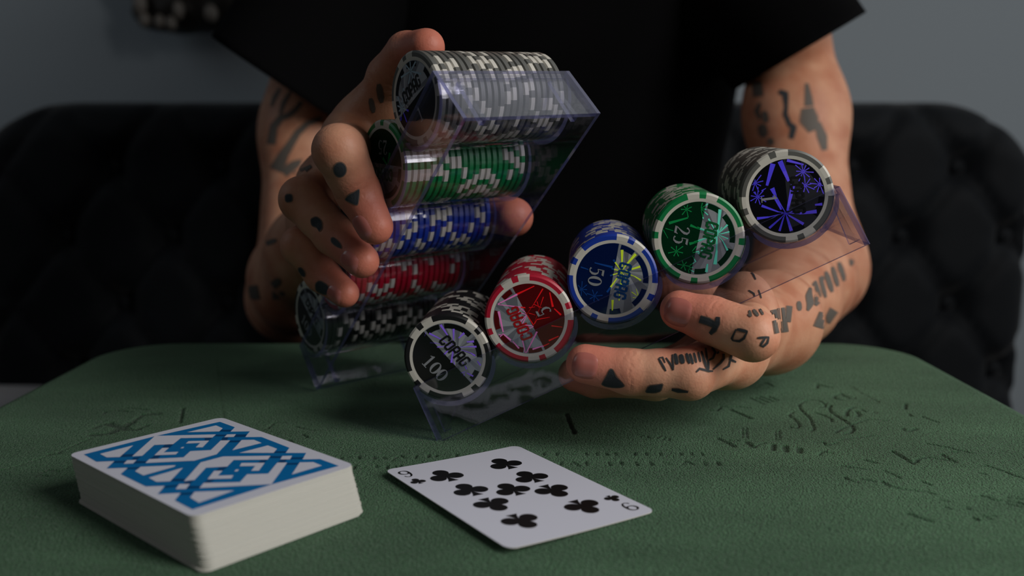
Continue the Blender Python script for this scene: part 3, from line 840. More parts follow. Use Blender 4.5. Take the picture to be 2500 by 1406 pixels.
    glyph_brand(mb, lambda x, y: f4(x * 0.33, 0.29 + y * 0.36))
    obj('lettering', new_mesh('lettering', np.array(mb.v), mb.f, [M['let_' + color]]), st)
    mb = MB()
    t = NUM[color]; dx = 0.27
    for j, ch in enumerate(t):
        glyph_digit(mb, ch, (j - (len(t) - 1) / 2) * dx * 1.0, -0.47, 0.42, lambda x, y: f4(x, y))
    obj('numeral', new_mesh('numeral', np.array(mb.v), mb.f, [M['numeral']]), st)

def build_chips(nm):
    W_ = {'right': 'right-hand rack', 'left': 'left-hand rack'}[nm]
    for i, color in enumerate(ORDER):
        cx = X0_ + P_ * (i + 0.5)
        # jumbled turns, but some neighbours line up as they do in a stack dropped in by hand
        th = 0.0
        for k in range(20):
            spec = FACE.get((nm, i))
            if k == 0 and spec:
                o, cen, sq = spec[:3]
                q = lambda p: (o[0] + p[0] / o[2], o[1] + p[1] / o[2])
                th = pang(nm, q(cen), q(sq))
            else:
                th = (th + random.choice([0.12, -0.15, 0.0, 0.3])) if random.random() < 0.45 else random.uniform(0, PI / 2)
            o_ = obj('poker_chip', body_me[color])
            m = Matrix(RACK[nm].tolist()) @ Matrix.Translation((cx, Y0_ + CHT * k, ZC_)) @ Matrix.Rotation(-th, 4, 'Y')
            o_.matrix_world = m
            obj('white_inlay', inlay_me, o_)
            if k == 0:
                lb = f'front {color} poker chip with a {NUM[color]} foil face, in the {W_}'
                build_face(o_, nm, i, color, th)
            elif k == 19:
                lb = f'rearmost of the twenty {color} poker chips in the {W_}'
            else:
                lb = f'{ORDN[k]} {color} poker chip from the front of its stack in the {W_}'
            tag(o_, lb, 'poker chip', f'{color} chips in the {W_}')
build_chips('right'); build_chips('left')
# ------------------------------------------------------------------ room shell
M['wall'] = mat('grey_wall_paint', lin(150, 158, 164), 0.9, spec=0.2)
noise_bump(M['wall'], 140, 0.08, 0.002)
M['floor'] = mat('dark_floor', lin(46, 40, 36), 0.6)
def slab(name, a, b, m):
    mb = MB(); mb.box(a, b); o = mb.build(name, m); o['kind'] = 'structure'; return o
WALL_Y = 1.62
slab('wall_back', (-4.0, WALL_Y, -TZ), (4.0, WALL_Y + 0.1, 2.0), M['wall'])
slab('floor', (-4.0, -2.5, -TZ - 0.08), (4.0, WALL_Y, -TZ), M['floor'])
slab('baseboard_back', (-4.0, WALL_Y - 0.015, -TZ), (4.0, WALL_Y, -TZ + 0.09), mat('baseboard_paint', lin(120, 124, 128), 0.6))

# ------------------------------------------------------------------ sofa
M['velvet'] = mat('dark_navy_velvet', lin(6, 10, 15), 0.75, spec=0.2, Sheen_Weight=0.1, Sheen_Roughness=0.4)
noise_bump(M['velvet'], 500, 0.15, 0.001)
M['sofa_leg'] = mat('dark_sofa_leg', lin(20, 18, 16), 0.4)
def build_sofa():
    root = empty('sofa', (-0.015, 1.25, 0))
    tag(root, 'dark navy buttoned velvet sofa standing against the grey wall', 'sofa')
    ox, oy = -0.015, 1.25
    x0, x1, z0, z1 = -0.655, 0.632, -0.21, 0.176
    yf, yb = 1.115, 1.30
    nx, nz = 150, 60
    tx, tz = 0.1262, 0.083
    btn = []
    for r in range(5):
        z = 0.100 - r * tz
        for k in range(-9, 9):
            x = 0.408 + (k + (0.5 if r % 2 else 0)) * tx
            if x0 + 0.06 < x < x1 - 0.02 and z > z0 + 0.02: btn.append((x, z))
    B = np.array(btn)
    def outline(x):
        """top edge height for x, with rounded shoulders"""
        cr = 0.125
        e = max(0.0, x - (x1 - cr), (x0 + cr) - x)
        e = min(e, cr)
        return z1 - 0.9 * (cr - math.sqrt(max(0.0, cr * cr - e * e)))
    V = []
    xs = np.linspace(x0, x1, nx); zs = np.linspace(0, 1, nz)
    for x in xs:
        top = outline(x)
        for t in zs:
            z = z0 + (top - z0) * t
            d = np.hypot(B[:, 0] - x, B[:, 1] - z).min()
            # diagonal pleats between the buttons
            u = (x - 0.408) / tx; v = (z - 0.100) / (2 * tz)
            p1, p2 = abs((u + v + 0.5) % 1 - 0.5), abs((u - v + 0.5) % 1 - 0.5)
            dim = 0.024 * math.exp(-(d / 0.020) ** 2) + 0.010 * math.exp(-(min(p1, p2) / 0.07) ** 2)
            ed = min(top - z, x - x0, x1 - x)
            rd = 0.045
            e = max(0.0, rd - ed)
            V.append((x - ox, yf + dim + (rd - math.sqrt(max(0, rd * rd - e * e))) - oy, z))
    i = np.arange(nx * nz).reshape(nx, nz)
    F = np.stack([i[:-1, :-1], i[1:, :-1], i[1:, 1:], i[:-1, 1:]], 2).reshape(-1, 4)
    ring = np.concatenate([i[:, 0], i[-1, 1:], i[-2::-1, -1], i[0, -2:0:-1]])
    V = np.array(V)
    back = V[ring].copy(); back[:, 1] = yb - oy
    c = np.arange(len(V), len(V) + len(ring))
    F2 = np.stack([ring, np.roll(ring, -1), np.roll(c, -1), c], 1)[:, ::-1]
    faces = [tuple(q) for q in F] + [tuple(q) for q in F2] + [tuple(c)]
    obj('backrest', new_mesh('backrest', np.concatenate([V, back]), faces, M['velvet'], smooth=True), root)
    bm_ = MB()
    for a in range(1):
        n = 14
        rings = [(0.0095, 0.0), (0.0088, -0.0035), (0.0055, -0.0058), (0.002, -0.0066)]
        v = [(r * math.cos(2 * PI * k / n), y, r * math.sin(2 * PI * k / n)) for r, y in rings for k in range(n)]
        f = [(j * n + k, j * n + (k + 1) % n, (j + 1) * n + (k + 1) % n, (j + 1) * n + k) for j in range(3) for k in range(n)] + [tuple(3 * n + k for k in range(n))]
        bme = new_mesh('button', np.array(v), f, M['velvet'], smooth=True)
    for x, z in btn:
        o = obj('button', bme, root); o.location = (x - ox, yf + 0.026 - oy, z)
    def cushion(name, a, b, r=0.03):
        (xa, ya, za), (xb, yb_, zb) = a, b
        V, F = [], []
        n, m = 24, 9
        prof = [(r * (1 - math.cos(t)), r * (1 - math.sin(t))) for t in np.linspace(0, PI / 2, 5)]
        ringpts = []
        for ins, dz in [(r, 0.0)] + [(r * (1 - math.sin(t)), r * (1 - math.cos(t))) for t in np.linspace(0.3, PI / 2, 5)]:
            ringpts.append((ins, zb - dz))
        ringpts += [(ins, za + (zb - z)) for ins, z in ringpts[::-1]]
        k = 0
        for ins, z in ringpts:
            pts = []
            cr = 0.04
            for cx, cy, a0 in ((xb - cr, yb_ - cr, 0), (xa + cr, yb_ - cr, PI / 2), (xa + cr, ya + cr, PI), (xb - cr, ya + cr, 1.5 * PI)):
                for t in np.linspace(0, PI / 2, 6):
                    pts.append((cx + (cr - ins * 0.9) * math.cos(a0 + t) - ox, cy + (cr - ins * 0.9) * math.sin(a0 + t) - oy, z))
            V += pts; k = len(pts)
        for j in range(len(ringpts) - 1):
            for q in range(k):
                F.append((j * k + q, (j + 1) * k + q, (j + 1) * k + (q + 1) % k, j * k + (q + 1) % k))
        F.append(tuple(range(k))); F.append(tuple(range(len(V) - 1, len(V) - k - 1, -1)))
        return obj(name, new_mesh(name, np.array(V), F, M['velvet'], smooth=True), root)
    cushion('seat', (x0 + 0.01, 0.66, -0.33), (x1 - 0.01, 1.14, -0.2))
    cushion('base', (x0, 0.68, -0.47), (x1, 1.30, -0.331), 0.015)
    for sx in (x0 + 0.08, x1 - 0.08):
        for sy in (0.74, 1.24):
            mb = MB(); s, t = 0.02, 0.012
            mb.hexa([(sx-t-ox,sy-t-oy,-TZ),(sx+t-ox,sy-t-oy,-TZ),(sx+t-ox,sy+t-oy,-TZ),(sx-t-ox,sy+t-oy,-TZ),(sx-s-ox,sy-s-oy,-0.471),(sx+s-ox,sy-s-oy,-0.471),(sx+s-ox,sy+s-oy,-0.471),(sx-s-ox,sy+s-oy,-0.471)])
            mb.build('leg', M['sofa_leg'], root)
build_sofa()

# ------------------------------------------------------------------ implicit surfaces (limbs, hands, carved ornament)
def smin(a, b, k):
    h = np.maximum(k - np.abs(a - b), 0) / k
    return np.minimum(a, b) - h * h * k * 0.25

def cone_d(p, a, b, r0, r1):
    ab = b - a
    t = np.clip(((p - a) @ ab) / (ab @ ab), 0, 1)
    return np.linalg.norm(p - a - t[:, None] * ab, axis=1) - (r0 + (r1 - r0) * t)

def chain_d(p, pts, k):
    d = None
    for (a, ra), (b, rb) in zip(pts[:-1], pts[1:]):
        q = cone_d(p, np.asarray(a, float), np.asarray(b, float), ra, rb)
        d = q if d is None else smin(d, q, k)
    return d

def surface_nets(fn, lo, hi, h, coarse=4):
    """polygonise fn = 0 on a grid of step h, looking only at coarse cells near the surface"""
    lo, hi = np.asarray(lo, float), np.asarray(hi, float)
    H = h * coarse
    n = np.ceil((hi - lo) / H).astype(int) + 1
    I = np.stack(np.meshgrid(*[np.arange(k) for k in n], indexing='ij'), -1).reshape(-1, 3)
    def ev(P):
        return np.concatenate([fn(P[i:i + 200000]) for i in range(0, len(P), 200000)])
    d = ev(lo + (I + 0.5) * H)
    act = I[np.abs(d) < H * 0.87 + 0.004]
    c = coarse + 1
    off = np.stack(np.meshgrid(*[np.arange(c)] * 3, indexing='ij'), -1).reshape(-1, 3)
    G = (act[:, None, :] * coarse + off[None]).reshape(-1, 3)
    S = (n.max() + 2) * coarse + 2
    key = (G[:, 0].astype(np.int64) * S + G[:, 1]) * S + G[:, 2]
    uk = np.unique(key)
    gx, r = uk // (S * S), uk % (S * S)
    GP = np.stack([gx, r // S, r % S], 1)
    val = ev(lo + GP * h)
    # cells
    off2 = np.stack(np.meshgrid(*[np.arange(coarse)] * 3, indexing='ij'), -1).reshape(-1, 3)
    Cc = (act[:, None, :] * coarse + off2[None]).reshape(-1, 3)
    ck = (Cc[:, 0].astype(np.int64) * S + Cc[:, 1]) * S + Cc[:, 2]
    offs = [(0,0,0),(1,0,0),(0,1,0),(1,1,0),(0,0,1),(1,0,1),(0,1,1),(1,1,1)]
    vals = np.stack([val[np.searchsorted(uk, ck + (o[0] * S + o[1]) * S + o[2])] for o in offs], 1)
    neg = vals < 0
    mix = neg.any(1) & ~neg.all(1)
    Cc, ck, vals = Cc[mix], ck[mix], vals[mix]
    o = np.argsort(ck); Cc, ck, vals = Cc[o], ck[o], vals[o]
    acc = np.zeros((len(Cc), 3)); cnt = np.zeros(len(Cc))
    OF = np.array(offs, float)
    for a, b in ((0,1),(2,3),(4,5),(6,7),(0,2),(1,3),(4,6),(5,7),(0,4),(1,5),(2,6),(3,7)):
        va, vb = vals[:, a], vals[:, b]
        cr = (va < 0) != (vb < 0)
        t = np.where(cr, va / np.where(cr, va - vb, 1), 0)
        acc += np.where(cr[:, None], OF[a] + (OF[b] - OF[a]) * t[:, None], 0)
        cnt += cr
    V = lo + (Cc + acc / cnt[:, None]) * h
    # quads round each crossing edge
    faces = []
    for ax, (u, w) in ((0, (1, 2)), (1, (2, 0)), (2, (0, 1))):
        e = [1, 2, 4][ax]
        s0, s1 = vals[:, 0] < 0, vals[:, e] < 0
        m = s0 != s1
        du = np.zeros(3, int); du[u] = 1
        dw = np.zeros(3, int); dw[w] = 1
        st = lambda v: (v[0] * S + v[1]) * S + v[2]
        ids = []
        ok = np.ones(m.sum(), bool)
        for s in (0 * du, -du, -du - dw, -dw):
            kk = ck[m] + st(s)
            j = np.clip(np.searchsorted(ck, kk), 0, len(ck) - 1)
            ok &= ck[j] == kk
            ids.append(j)
        q = np.stack(ids, 1)
        flip = ~s0[m]
        q[flip] = q[flip][:, ::-1]
        faces.append(q[ok])
    F = np.concatenate(faces)
    # settle the vertices on the surface
    for _ in range(2):
        e = h * 0.4
        d0 = ev(V)
        g = np.stack([ev(V + np.eye(3)[k] * e) - d0 for k in range(3)], 1) / e
        g2 = (g * g).sum(1)
        V = V - np.clip(d0 / np.maximum(g2, 0.2), -h, h)[:, None] * g * 0.7
    return V, F
# ------------------------------------------------------------------ the player: pose
def fr(nm, px, py, r, gap=0.0003):
    """a point whose ball of radius r rests on the outside of the rack's front panel"""
    return rk(nm, rk_px(nm, px, py, -(r + gap)))
def bk(nm, px, py, r, gap=0.0003):
    return rk(nm, rk_px(nm, px, py, WD_ + r + gap))
def loc_px(nm, px, py, yl):
    return rk(nm, rk_px(nm, px, py, yl))
# image-left hand (the player's right): three fingers over the front panel, forefinger on the stack, thumb behind
mt, md, mp = fr('left', 916, 553, 0.0080), fr('left', 874, 468, 0.0093, 0.001), fr('left', 828, 368, 0.0105, 0.011)
rt, rd_, rp = fr('left', 884, 637, 0.0078), fr('left', 815, 573, 0.0088, 0.002), fr('left', 738, 487, 0.0098, 0.007)
pt, pd, pp = fr('left', 842, 716, 0.0069), fr('left', 788, 672, 0.0077, 0.002), fr('left', 735, 600, 0.0085, 0.008)
mk_, rk__, lk_ = at(862, 348, mp[1] + 0.058), at(797, 452, rp[1] + 0.048), at(786, 556, pp[1] + 0.050)
it, idp, ip_, ik = at(1041, 115, 0.417), at(993, 128, 0.430), at(951, 188, 0.440), at(898, 300, 0.452)
wr_a, el_a, sh_a = np.array([-0.104, 0.556, 0.086]), at(712, 728, 0.74), np.array([-0.164, 0.875, 0.335])
tt, tip_, tm, tc = bk('left', 1254, 530, 0.0102), rk('left', (0.089, 0.0818, 0.038)), rk('left', (0.076, 0.072, 0.066)), rk('left', (0.062, 0.030, 0.088))
A = {
    'middle': [(mt, 0.0078), (md, 0.0094), ((md + mp) / 2, 0.0096), (mp, 0.0106), (mk_, 0.0115)],
    'ring': [(rt, 0.0077), (rd_, 0.0090), ((rd_ + rp) / 2, 0.0092), (rp, 0.0102), (rk__, 0.0113)],
    'little': [(pt, 0.0067), (pd, 0.0079), (pp, 0.0090), (lk_, 0.0103)],
    'fore': [(it, 0.0080), (idp, 0.0086), ((idp + ip_) / 2, 0.0086), (ip_, 0.0098), ((ip_ + ik) / 2, 0.0098), (ik, 0.0120)],
    'thumb': [(tt, 0.0099), (tip_, 0.0105), (tm, 0.0115), (tc, 0.0150)],
}
A_PALM = [[(wr_a, 0.0205), (mk_, 0.0120)], [(wr_a, 0.0200), (rk__, 0.0118)], [(wr_a + (-0.008, 0.0, -0.008), 0.0180), (lk_, 0.0110)], [(wr_a + (0.004, 0, 0.008), 0.0190), (ik, 0.0125)], [(wr_a, 0.019), (tc, 0.0150)], [(ik, 0.0115), (mk_, 0.0115), (rk__, 0.0112), (lk_, 0.0103)]]
A_ARM = [[(wr_a + (0, 0, 0.002), 0.0215), (wr_a * 0.62 + el_a * 0.38, 0.0270), (wr_a * 0.3 + el_a * 0.7, 0.0325), (el_a, 0.0290), (el_a * 0.6 + sh_a * 0.4, 0.0325), (el_a * 0.25 + sh_a * 0.75, 0.0340), (sh_a, 0.044)]]
# image-right hand (the player's left): rack carried on the bent fingers
ft, fd, fp_, fk = fr('right', 1660, 757, 0.0082), fr('right', 1736, 781, 0.0092, 0.003), fr('right', 1838, 819, 0.0098, 0.010), loc_px('right', 1814, 776, 0.030)
nt, nd, np_, nk = fr('right', 1430, 888, 0.0084, 0.0008), fr('right', 1540, 908, 0.0092, 0.0025), fr('right', 1682, 912, 0.0104, 0.0035), loc_px('right', 1786, 862, 0.034)
gt, gd, gp, gk = loc_px('right', 1405, 914, 0.018), loc_px('right', 1455, 922, 0.015), loc_px('right', 1600, 922, 0.016), loc_px('right', 1760, 866, 0.046)
lt, ld, lp, lk2 = loc_px('right', 1440, 912, 0.040), loc_px('right', 1510, 912, 0.038), loc_px('right', 1605, 902, 0.038), loc_px('right', 1745, 858, 0.060)
wr_b, el_b, sh_b = at(1878, 786, 0.487), at(1978, 655, 0.700), np.array([0.235, 0.875, 0.325])
ut, ui, um, uc = loc_px('right', 1540, 690, WD_ + 0.012), loc_px('right', 1620, 680, WD_ + 0.013), loc_px('right', 1716, 700, WD_ + 0.013), loc_px('right', 1820, 765, WD_ + 0.014)
Bh = {
    'fore': [(ft, 0.0082), (fd, 0.0093), ((fd + fp_) / 2, 0.0093), (fp_, 0.0099), (fk, 0.0120)],
    'middle': [(nt, 0.0083), (nd, 0.0091), ((nd + np_) / 2, 0.0093), (np_, 0.0104), (nk, 0.0125)],
    'ring': [(gt, 0.0078), (gd, 0.0085), (gp, 0.0096), (gk, 0.0115)],
    'little': [(lt, 0.0066), (ld, 0.0075), (lp, 0.0085), (lk2, 0.0105)],
    'thumb': [(ut, 0.0095), (ui, 0.0102), (um, 0.0115), (uc, 0.0145)],
}
B_PALM = [[(wr_b, 0.0200), (fk, 0.0125)], [(wr_b, 0.0200), (nk, 0.0125)], [(wr_b, 0.0200), (gk, 0.0120)], [(wr_b + (-0.004, 0.006, -0.006), 0.0180), (lk2, 0.0110)], [(wr_b, 0.018), (uc, 0.0145)], [(fk, 0.0115), (nk, 0.0122), (gk, 0.0112), (lk2, 0.0103)], [(fk, 0.0110), (loc_px('right', 1816, 720, 0.036), 0.0105)]]
B_ARM = [[(wr_b, 0.0215), (wr_b * 0.62 + el_b * 0.38, 0.0245), (wr_b * 0.3 + el_b * 0.7, 0.0290), (el_b, 0.0350), (el_b * 0.6 + sh_b * 0.4, 0.0352), (el_b * 0.25 + sh_b * 0.75, 0.0330), (sh_b, 0.044)]]
TORSO = [[((0.03, 0.975, -0.07), 0.10), ((0.03, 0.965, 0.10), 0.105), ((0.03, 0.955, 0.30), 0.115)], [(sh_a, 0.05), ((0.03, 0.94, 0.355), 0.075), (sh_b, 0.05)], [((0.03, 0.94, 0.36), 0.058), ((0.03, 0.92, 0.47), 0.055)], [((0.03, 0.905, 0.50), 0.078), ((0.03, 0.92, 0.575), 0.092)], [((0.03, 0.955, 0.30), 0.115), ((-0.09, 0.94, 0.31), 0.085)], [((0.03, 0.955, 0.30), 0.115), ((0.14, 0.94, 0.31), 0.085)], [((0.03, 0.83, 0.535), 0.014), ((0.03, 0.835, 0.50), 0.012)]]
# ------------------------------------------------------------------ the player: surface
M['skin'] = mat('skin', lin(206, 150, 122), 0.5, spec=0.35)
def skin_nodes(m):
    N, L, b = nodes(m)
    b.inputs['Subsurface Weight'].default_value = 0.12
    b.inputs['Subsurface Radius'].default_value = (0.004, 0.0015, 0.0008)
    b.inputs['Subsurface Scale'].default_value = 1.0
    tc = N.new('ShaderNodeTexCoord')
    nz = N.new('ShaderNodeTexNoise'); nz.inputs['Scale'].default_value = 55; nz.inputs['Detail'].default_value = 5
    L.new(tc.outputs['Object'], nz.inputs['Vector'])
    cr = N.new('ShaderNodeValToRGB')
    cr.color_ramp.elements[0].position = 0.32; cr.color_ramp.elements[0].color = lin(174, 112, 84)
    cr.color_ramp.elements[1].position = 0.7; cr.color_ramp.elements[1].color = lin(200, 148, 118)
    L.new(nz.outputs['Fac'], cr.inputs[0])
    at_ = N.new('ShaderNodeAttribute'); at_.attribute_name = 'flush'
    mx = N.new('ShaderNodeMixRGB'); mx.inputs[2].default_value = lin(184, 104, 86)
    L.new(at_.outputs['Fac'], mx.inputs[0]); L.new(cr.outputs[0], mx.inputs[1])
    # frontal light on the right-hand hand, painted as paler skin
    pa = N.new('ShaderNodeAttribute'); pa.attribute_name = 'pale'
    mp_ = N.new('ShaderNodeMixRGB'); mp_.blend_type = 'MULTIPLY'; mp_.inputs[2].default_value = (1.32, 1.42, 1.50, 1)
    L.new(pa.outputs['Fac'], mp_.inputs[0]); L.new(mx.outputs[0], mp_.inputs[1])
    L.new(mp_.outputs[0], b.inputs['Base Color'])
    n2 = N.new('ShaderNodeTexVoronoi'); n2.inputs['Scale'].default_value = 900
    L.new(tc.outputs['Object'], n2.inputs['Vector'])
    n3 = N.new('ShaderNodeTexNoise'); n3.inputs['Scale'].default_value = 320; n3.inputs['Detail'].default_value = 4; n3.inputs['Distortion'].default_value = 1.2
    L.new(tc.outputs['Object'], n3.inputs['Vector'])
    ad = N.new('ShaderNodeMath'); ad.operation = 'MULTIPLY_ADD'; ad.inputs[1].default_value = 0.35
    L.new(n2.outputs['Distance'], ad.inputs[0]); L.new(n3.outputs['Fac'], ad.inputs[2])
    bp = N.new('ShaderNodeBump'); bp.inputs['Strength'].default_value = 0.15; bp.inputs['Distance'].default_value = 0.0009
    L.new(ad.outputs[0], bp.inputs['Height'])
    # fold lines across the joints
    cre = N.new('ShaderNodeAttribute'); cre.attribute_name = 'crease'
    bp2 = N.new('ShaderNodeBump'); bp2.inputs['Strength'].default_value = 0.2; bp2.inputs['Distance'].default_value = 0.0008
    L.new(cre.outputs['Fac'], bp2.inputs['Height']); L.new(bp.outputs[0], bp2.inputs['Normal'])
    L.new(bp2.outputs[0], b.inputs['Normal'])
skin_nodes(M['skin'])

def limb_fn(fingers, palm, arm):
    pts = np.array([p for c in fingers.values() for p, r in c])
    lo, hi = pts.min(0) - 0.045, pts.max(0) + 0.045
    plo = np.minimum(lo, palm[0][0][0] - 0.05); phi = np.maximum(hi, palm[0][0][0] + 0.05)
    def fn(P):
        d = chain_d(P, arm[0], 0.03)
        m = ((P > plo) & (P < phi)).all(1)
        if m.any():
            q = P[m]
            pd_ = None
            for c in palm:
                e = chain_d(q, c, 0.008)
                pd_ = e if pd_ is None else smin(pd_, e, 0.010)
            dm = smin(d[m], pd_, 0.018)
            res = dm.copy()
            for c in fingers.values():
                res = np.minimum(res, smin(chain_d(q, c, 0.0035), dm, 0.0085))
            d[m] = res
        return d
    return fn
fnA, fnB = limb_fn(A, A_PALM, A_ARM), limb_fn(Bh, B_PALM, B_ARM)
def body_fn(P):
    d = np.minimum(fnA(P), fnB(P))
    m = P[:, 1] > 0.76
    if m.any():
        q = P[m]; t = None
        for c in TORSO:
            e = chain_d(q, c, 0.04)
            t = e if t is None else smin(t, e, 0.05)
        # a chest is wider than it is deep
        d[m] = smin(d[m], t, 0.04)
    return d

def build_person():
    root_me = None
    V, F = surface_nets(body_fn, (-0.26, 0.345, -0.26), (0.34, 1.10, 0.69), 0.00145)
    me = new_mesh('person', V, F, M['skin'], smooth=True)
    tips = [(c[0][0], 1.0) for c in list(A.values()) + list(Bh.values())]
    fl = np.zeros(len(V))
    near = V[:, 1] < 0.52
    for c in list(A.values()) + list(Bh.values()):
        d = np.linalg.norm(V[near] - c[0][0], axis=1)
        fl[near] = np.maximum(fl[near], np.clip((0.030 - d) / 0.020, 0, 1) * 0.85)
        for p, r in c[1:4]:
            d = np.linalg.norm(V[near] - p, axis=1)
            fl[near] = np.maximum(fl[near], np.clip((r * 1.5 - d) / (r * 0.8), 0, 1) * 0.25)
    a = me.attributes.new('flush', 'FLOAT', 'POINT'); a.data.foreach_set('value', fl.astype(np.float32))
    a = me.attributes.new('pale', 'FLOAT', 'POINT'); a.data.foreach_set('value', (np.clip((0.46 - V[:, 1]) / 0.06, 0, 1) * (V[:, 0] > 0.008)).astype(np.float32))  # mask of the painted light on one hand
    cz = np.zeros(len(V))
    for c in list(A.values()) + list(Bh.values()):
        js = [1, 3] if len(c) >= 5 else [1, 2]
        for j in js:
            p, r = c[j]
            ax = np.asarray(c[min(j + 1, len(c) - 1)][0]) - np.asarray(c[j - 1][0]); ax = ax / np.linalg.norm(ax)
            q = V[near] - p
            s = q @ ax
            rad = np.linalg.norm(q - s[:, None] * ax, axis=1)
            w = np.exp(-(s / 0.0048) ** 2) * (rad < r * 1.6)
            cz[near] -= w * np.maximum(0, np.cos(2 * PI * (s + 0.0006 * np.sin(420 * q[:, 2]) + 0.0004 * np.sin(900 * q[:, 0])) / 0.0031)) ** 3
    a = me.attributes.new('crease', 'FLOAT', 'POINT'); a.data.foreach_set('value', cz.astype(np.float32))
    o = obj('person', me)
    tag(o, 'tattooed person in a black t-shirt behind the table, holding a rack in each hand', 'person')
    return o, V, F
person, PV, PF = build_person()
BVH = BVHTree.FromPolygons([tuple(v) for v in PV.tolist()], PF.tolist())

M['nail'] = mat('fingernail', lin(176, 104, 94), 0.3, spec=0.5, Coat_Weight=0.2)
def nail(tip, nxt, out, half_w=0.0058, front=0.0068, back=0.0052, label=None):
    ax = np.asarray(tip, float) - np.asarray(nxt, float); ax /= np.linalg.norm(ax)
    n = np.asarray(out, float); n = n - ax * (n @ ax); n /= np.linalg.norm(n)
    b = np.cross(ax, n)
    R = 9
    nu, nv = 13, 15
    V, F, ok = [], [], True
    for i in range(nu):
        u = 2 * i / (nu - 1) - 1
        for j in range(nv):
            v = 2 * j / (nv - 1) - 1
            # square to rounded shape
            uu = u * math.sqrt(1 - 0.38 * v * v); vv = v * math.sqrt(1 - 0.38 * u * u)
            x = front * uu if uu > 0 else back * uu
            p0 = np.asarray(tip) + ax * (x - 0.0003) + b * vv * half_w + n * 0.02
            hit, hn, _, dist = BVH.ray_cast(Vector(p0), Vector(-n), 0.04)
            if hit is None:
                hit = Vector(p0 - n * 0.02)
            e = max(abs(u), abs(v))
            lift = 0.00045 if e < 0.9 else -0.0002
            h = np.array(hit) + n * lift
            # the nail runs flatter than the pad at the front
            V.append(h)
    for i in range(nu - 1):
        for j in range(nv - 1):
            k = i * nv + j
            F.append((k, k + 1, k + nv + 1, k + nv))
    V = np.array(V)
    G = V.reshape(nu, nv, 3)
    for _ in range(2):
        H = G.copy()
        H[1:-1, 1:-1] = (G[:-2, 1:-1] + G[2:, 1:-1] + G[1:-1, :-2] + G[1:-1, 2:] + 2 * G[1:-1, 1:-1]) / 6
        G = H
    o = obj('fingernail', new_mesh('fingernail', G.reshape(-1, 3), F, M['nail'], smooth=True), person)
    return o
outL, outR = -RACK['left'][:3, 1], -RACK['right'][:3, 1]
nail(mt, md, outL, 0.0058, 0.0058, 0.0060); nail(rt, rd_, outL, 0.0056, 0.0058, 0.0056); nail(pt, pd, outL, 0.0048, 0.0048, 0.0048)
nail(ft, fd, outR, 0.0064, 0.0064, 0.0062); nail(nt, nd, outR + np.array([0.1, 0, 0.1]), 0.0060, 0.0060, 0.0060)

# tattoos: ink lying in the skin, pressed onto the limb it decorates
M['tattoo'] = mat('tattoo_ink', lin(50, 54, 58), 0.6, spec=0.25)
M['tattoo_edge'] = mat('tattoo_ink_edge', lin(112, 92, 80), 0.6, spec=0.25)
M['tattoo_soft'] = mat('faded_tattoo_ink', lin(92, 86, 80), 0.6, spec=0.25)
def drop(q, off=0.00022):
    d = Vector(ray(*q)).normalized()
    o_ = Vector(CAMV)
    hit, n, i, dist = BVH.ray_cast(o_, d)
    if hit is None: return None
    if n.dot(d) > 0: n = -n
    return np.array(hit + n * off)
def put_tattoo(polys, soft=False, name='tattoo_print', label=None, halo=()):
    V, F, mi = [], [], []
    for P, m in [(p, 1) for p in halo] + [(p, 0) for p in polys]:
        h = [drop(p, 0.0002 if m else 0.0003) for p in P]
        if any(x is None for x in h): continue
        h = np.array(h)
        if np.ptp(h[:, 1]) > 0.012: continue
        b0 = len(V); V += list(h); F.append(tuple(range(b0, b0 + len(h)))); mi.append(m)
    if F:
        o = obj(name, new_mesh(name, np.array(V), F, [M['tattoo_soft' if soft else 'tattoo'], M['tattoo_edge']], mi, smooth=False), person)
        if label: o['label'] = label
def tstroke(pts, w, step=5.0):
    """small quads along a pixel polyline"""
    out = []
    P = [np.array(p, float) for p in pts]
    ws = w if isinstance(w, (list, tuple)) else [w] * len(P)
    dense, wd = [], []
    for a, b, wa, wb in zip(P[:-1], P[1:], ws[:-1], ws[1:]):
        n = max(1, int(np.linalg.norm(b - a) / step))
        for k in range(n):
            dense.append(a + (b - a) * k / n); wd.append(wa + (wb - wa) * k / n)
    dense.append(P[-1]); wd.append(ws[-1])
    D = np.array(dense)
    T = np.gradient(D, axis=0) if len(D) > 1 else np.array([[1, 0]])
    T /= np.linalg.norm(T, axis=1)[:, None] + 1e-9
    Nn = np.stack([-T[:, 1], T[:, 0]], 1)
    for k in range(len(D) - 1):
        m = max(1, int(max(wd[k], wd[k + 1]) / (step * 1.2)))
        for j in range(m):
            s0, s1 = j / m - 0.5, (j + 1) / m - 0.5
            out.append([D[k] + Nn[k] * wd[k] * s0, D[k] + Nn[k] * wd[k] * s1, D[k + 1] + Nn[k + 1] * wd[k + 1] * s1, D[k + 1] + Nn[k + 1] * wd[k + 1] * s0])
    return out
def T(lines, soft=False, label=None, o=None):
    polys, halo = [], []
    for pts, w in lines:
        if o: pts = cropline(*o, *pts); w = [x / o[2] for x in w] if isinstance(w, (list, tuple)) else w / o[2]
        if isinstance(w, (list, tuple)): wl = list(w)
        else:
            pts = [np.array(p, float) for p in pts]
            if len(pts) == 2: pts = [pts[0], pts[0] * 0.75 + pts[1] * 0.25, pts[0] * 0.25 + pts[1] * 0.75, pts[1]]
            wl = [w * 0.5] + [w] * (len(pts) - 2) + [w * 0.45]
        if soft:
            put_tattoo(tstroke(pts, wl), True, label=label, halo=tstroke(pts, [x * 1.25 + 2 for x in wl])); continue
        polys += tstroke(pts, wl); halo += tstroke(pts, [x * 1.2 + 2 for x in wl])
    if polys: put_tattoo(polys, soft, label=label, halo=halo)
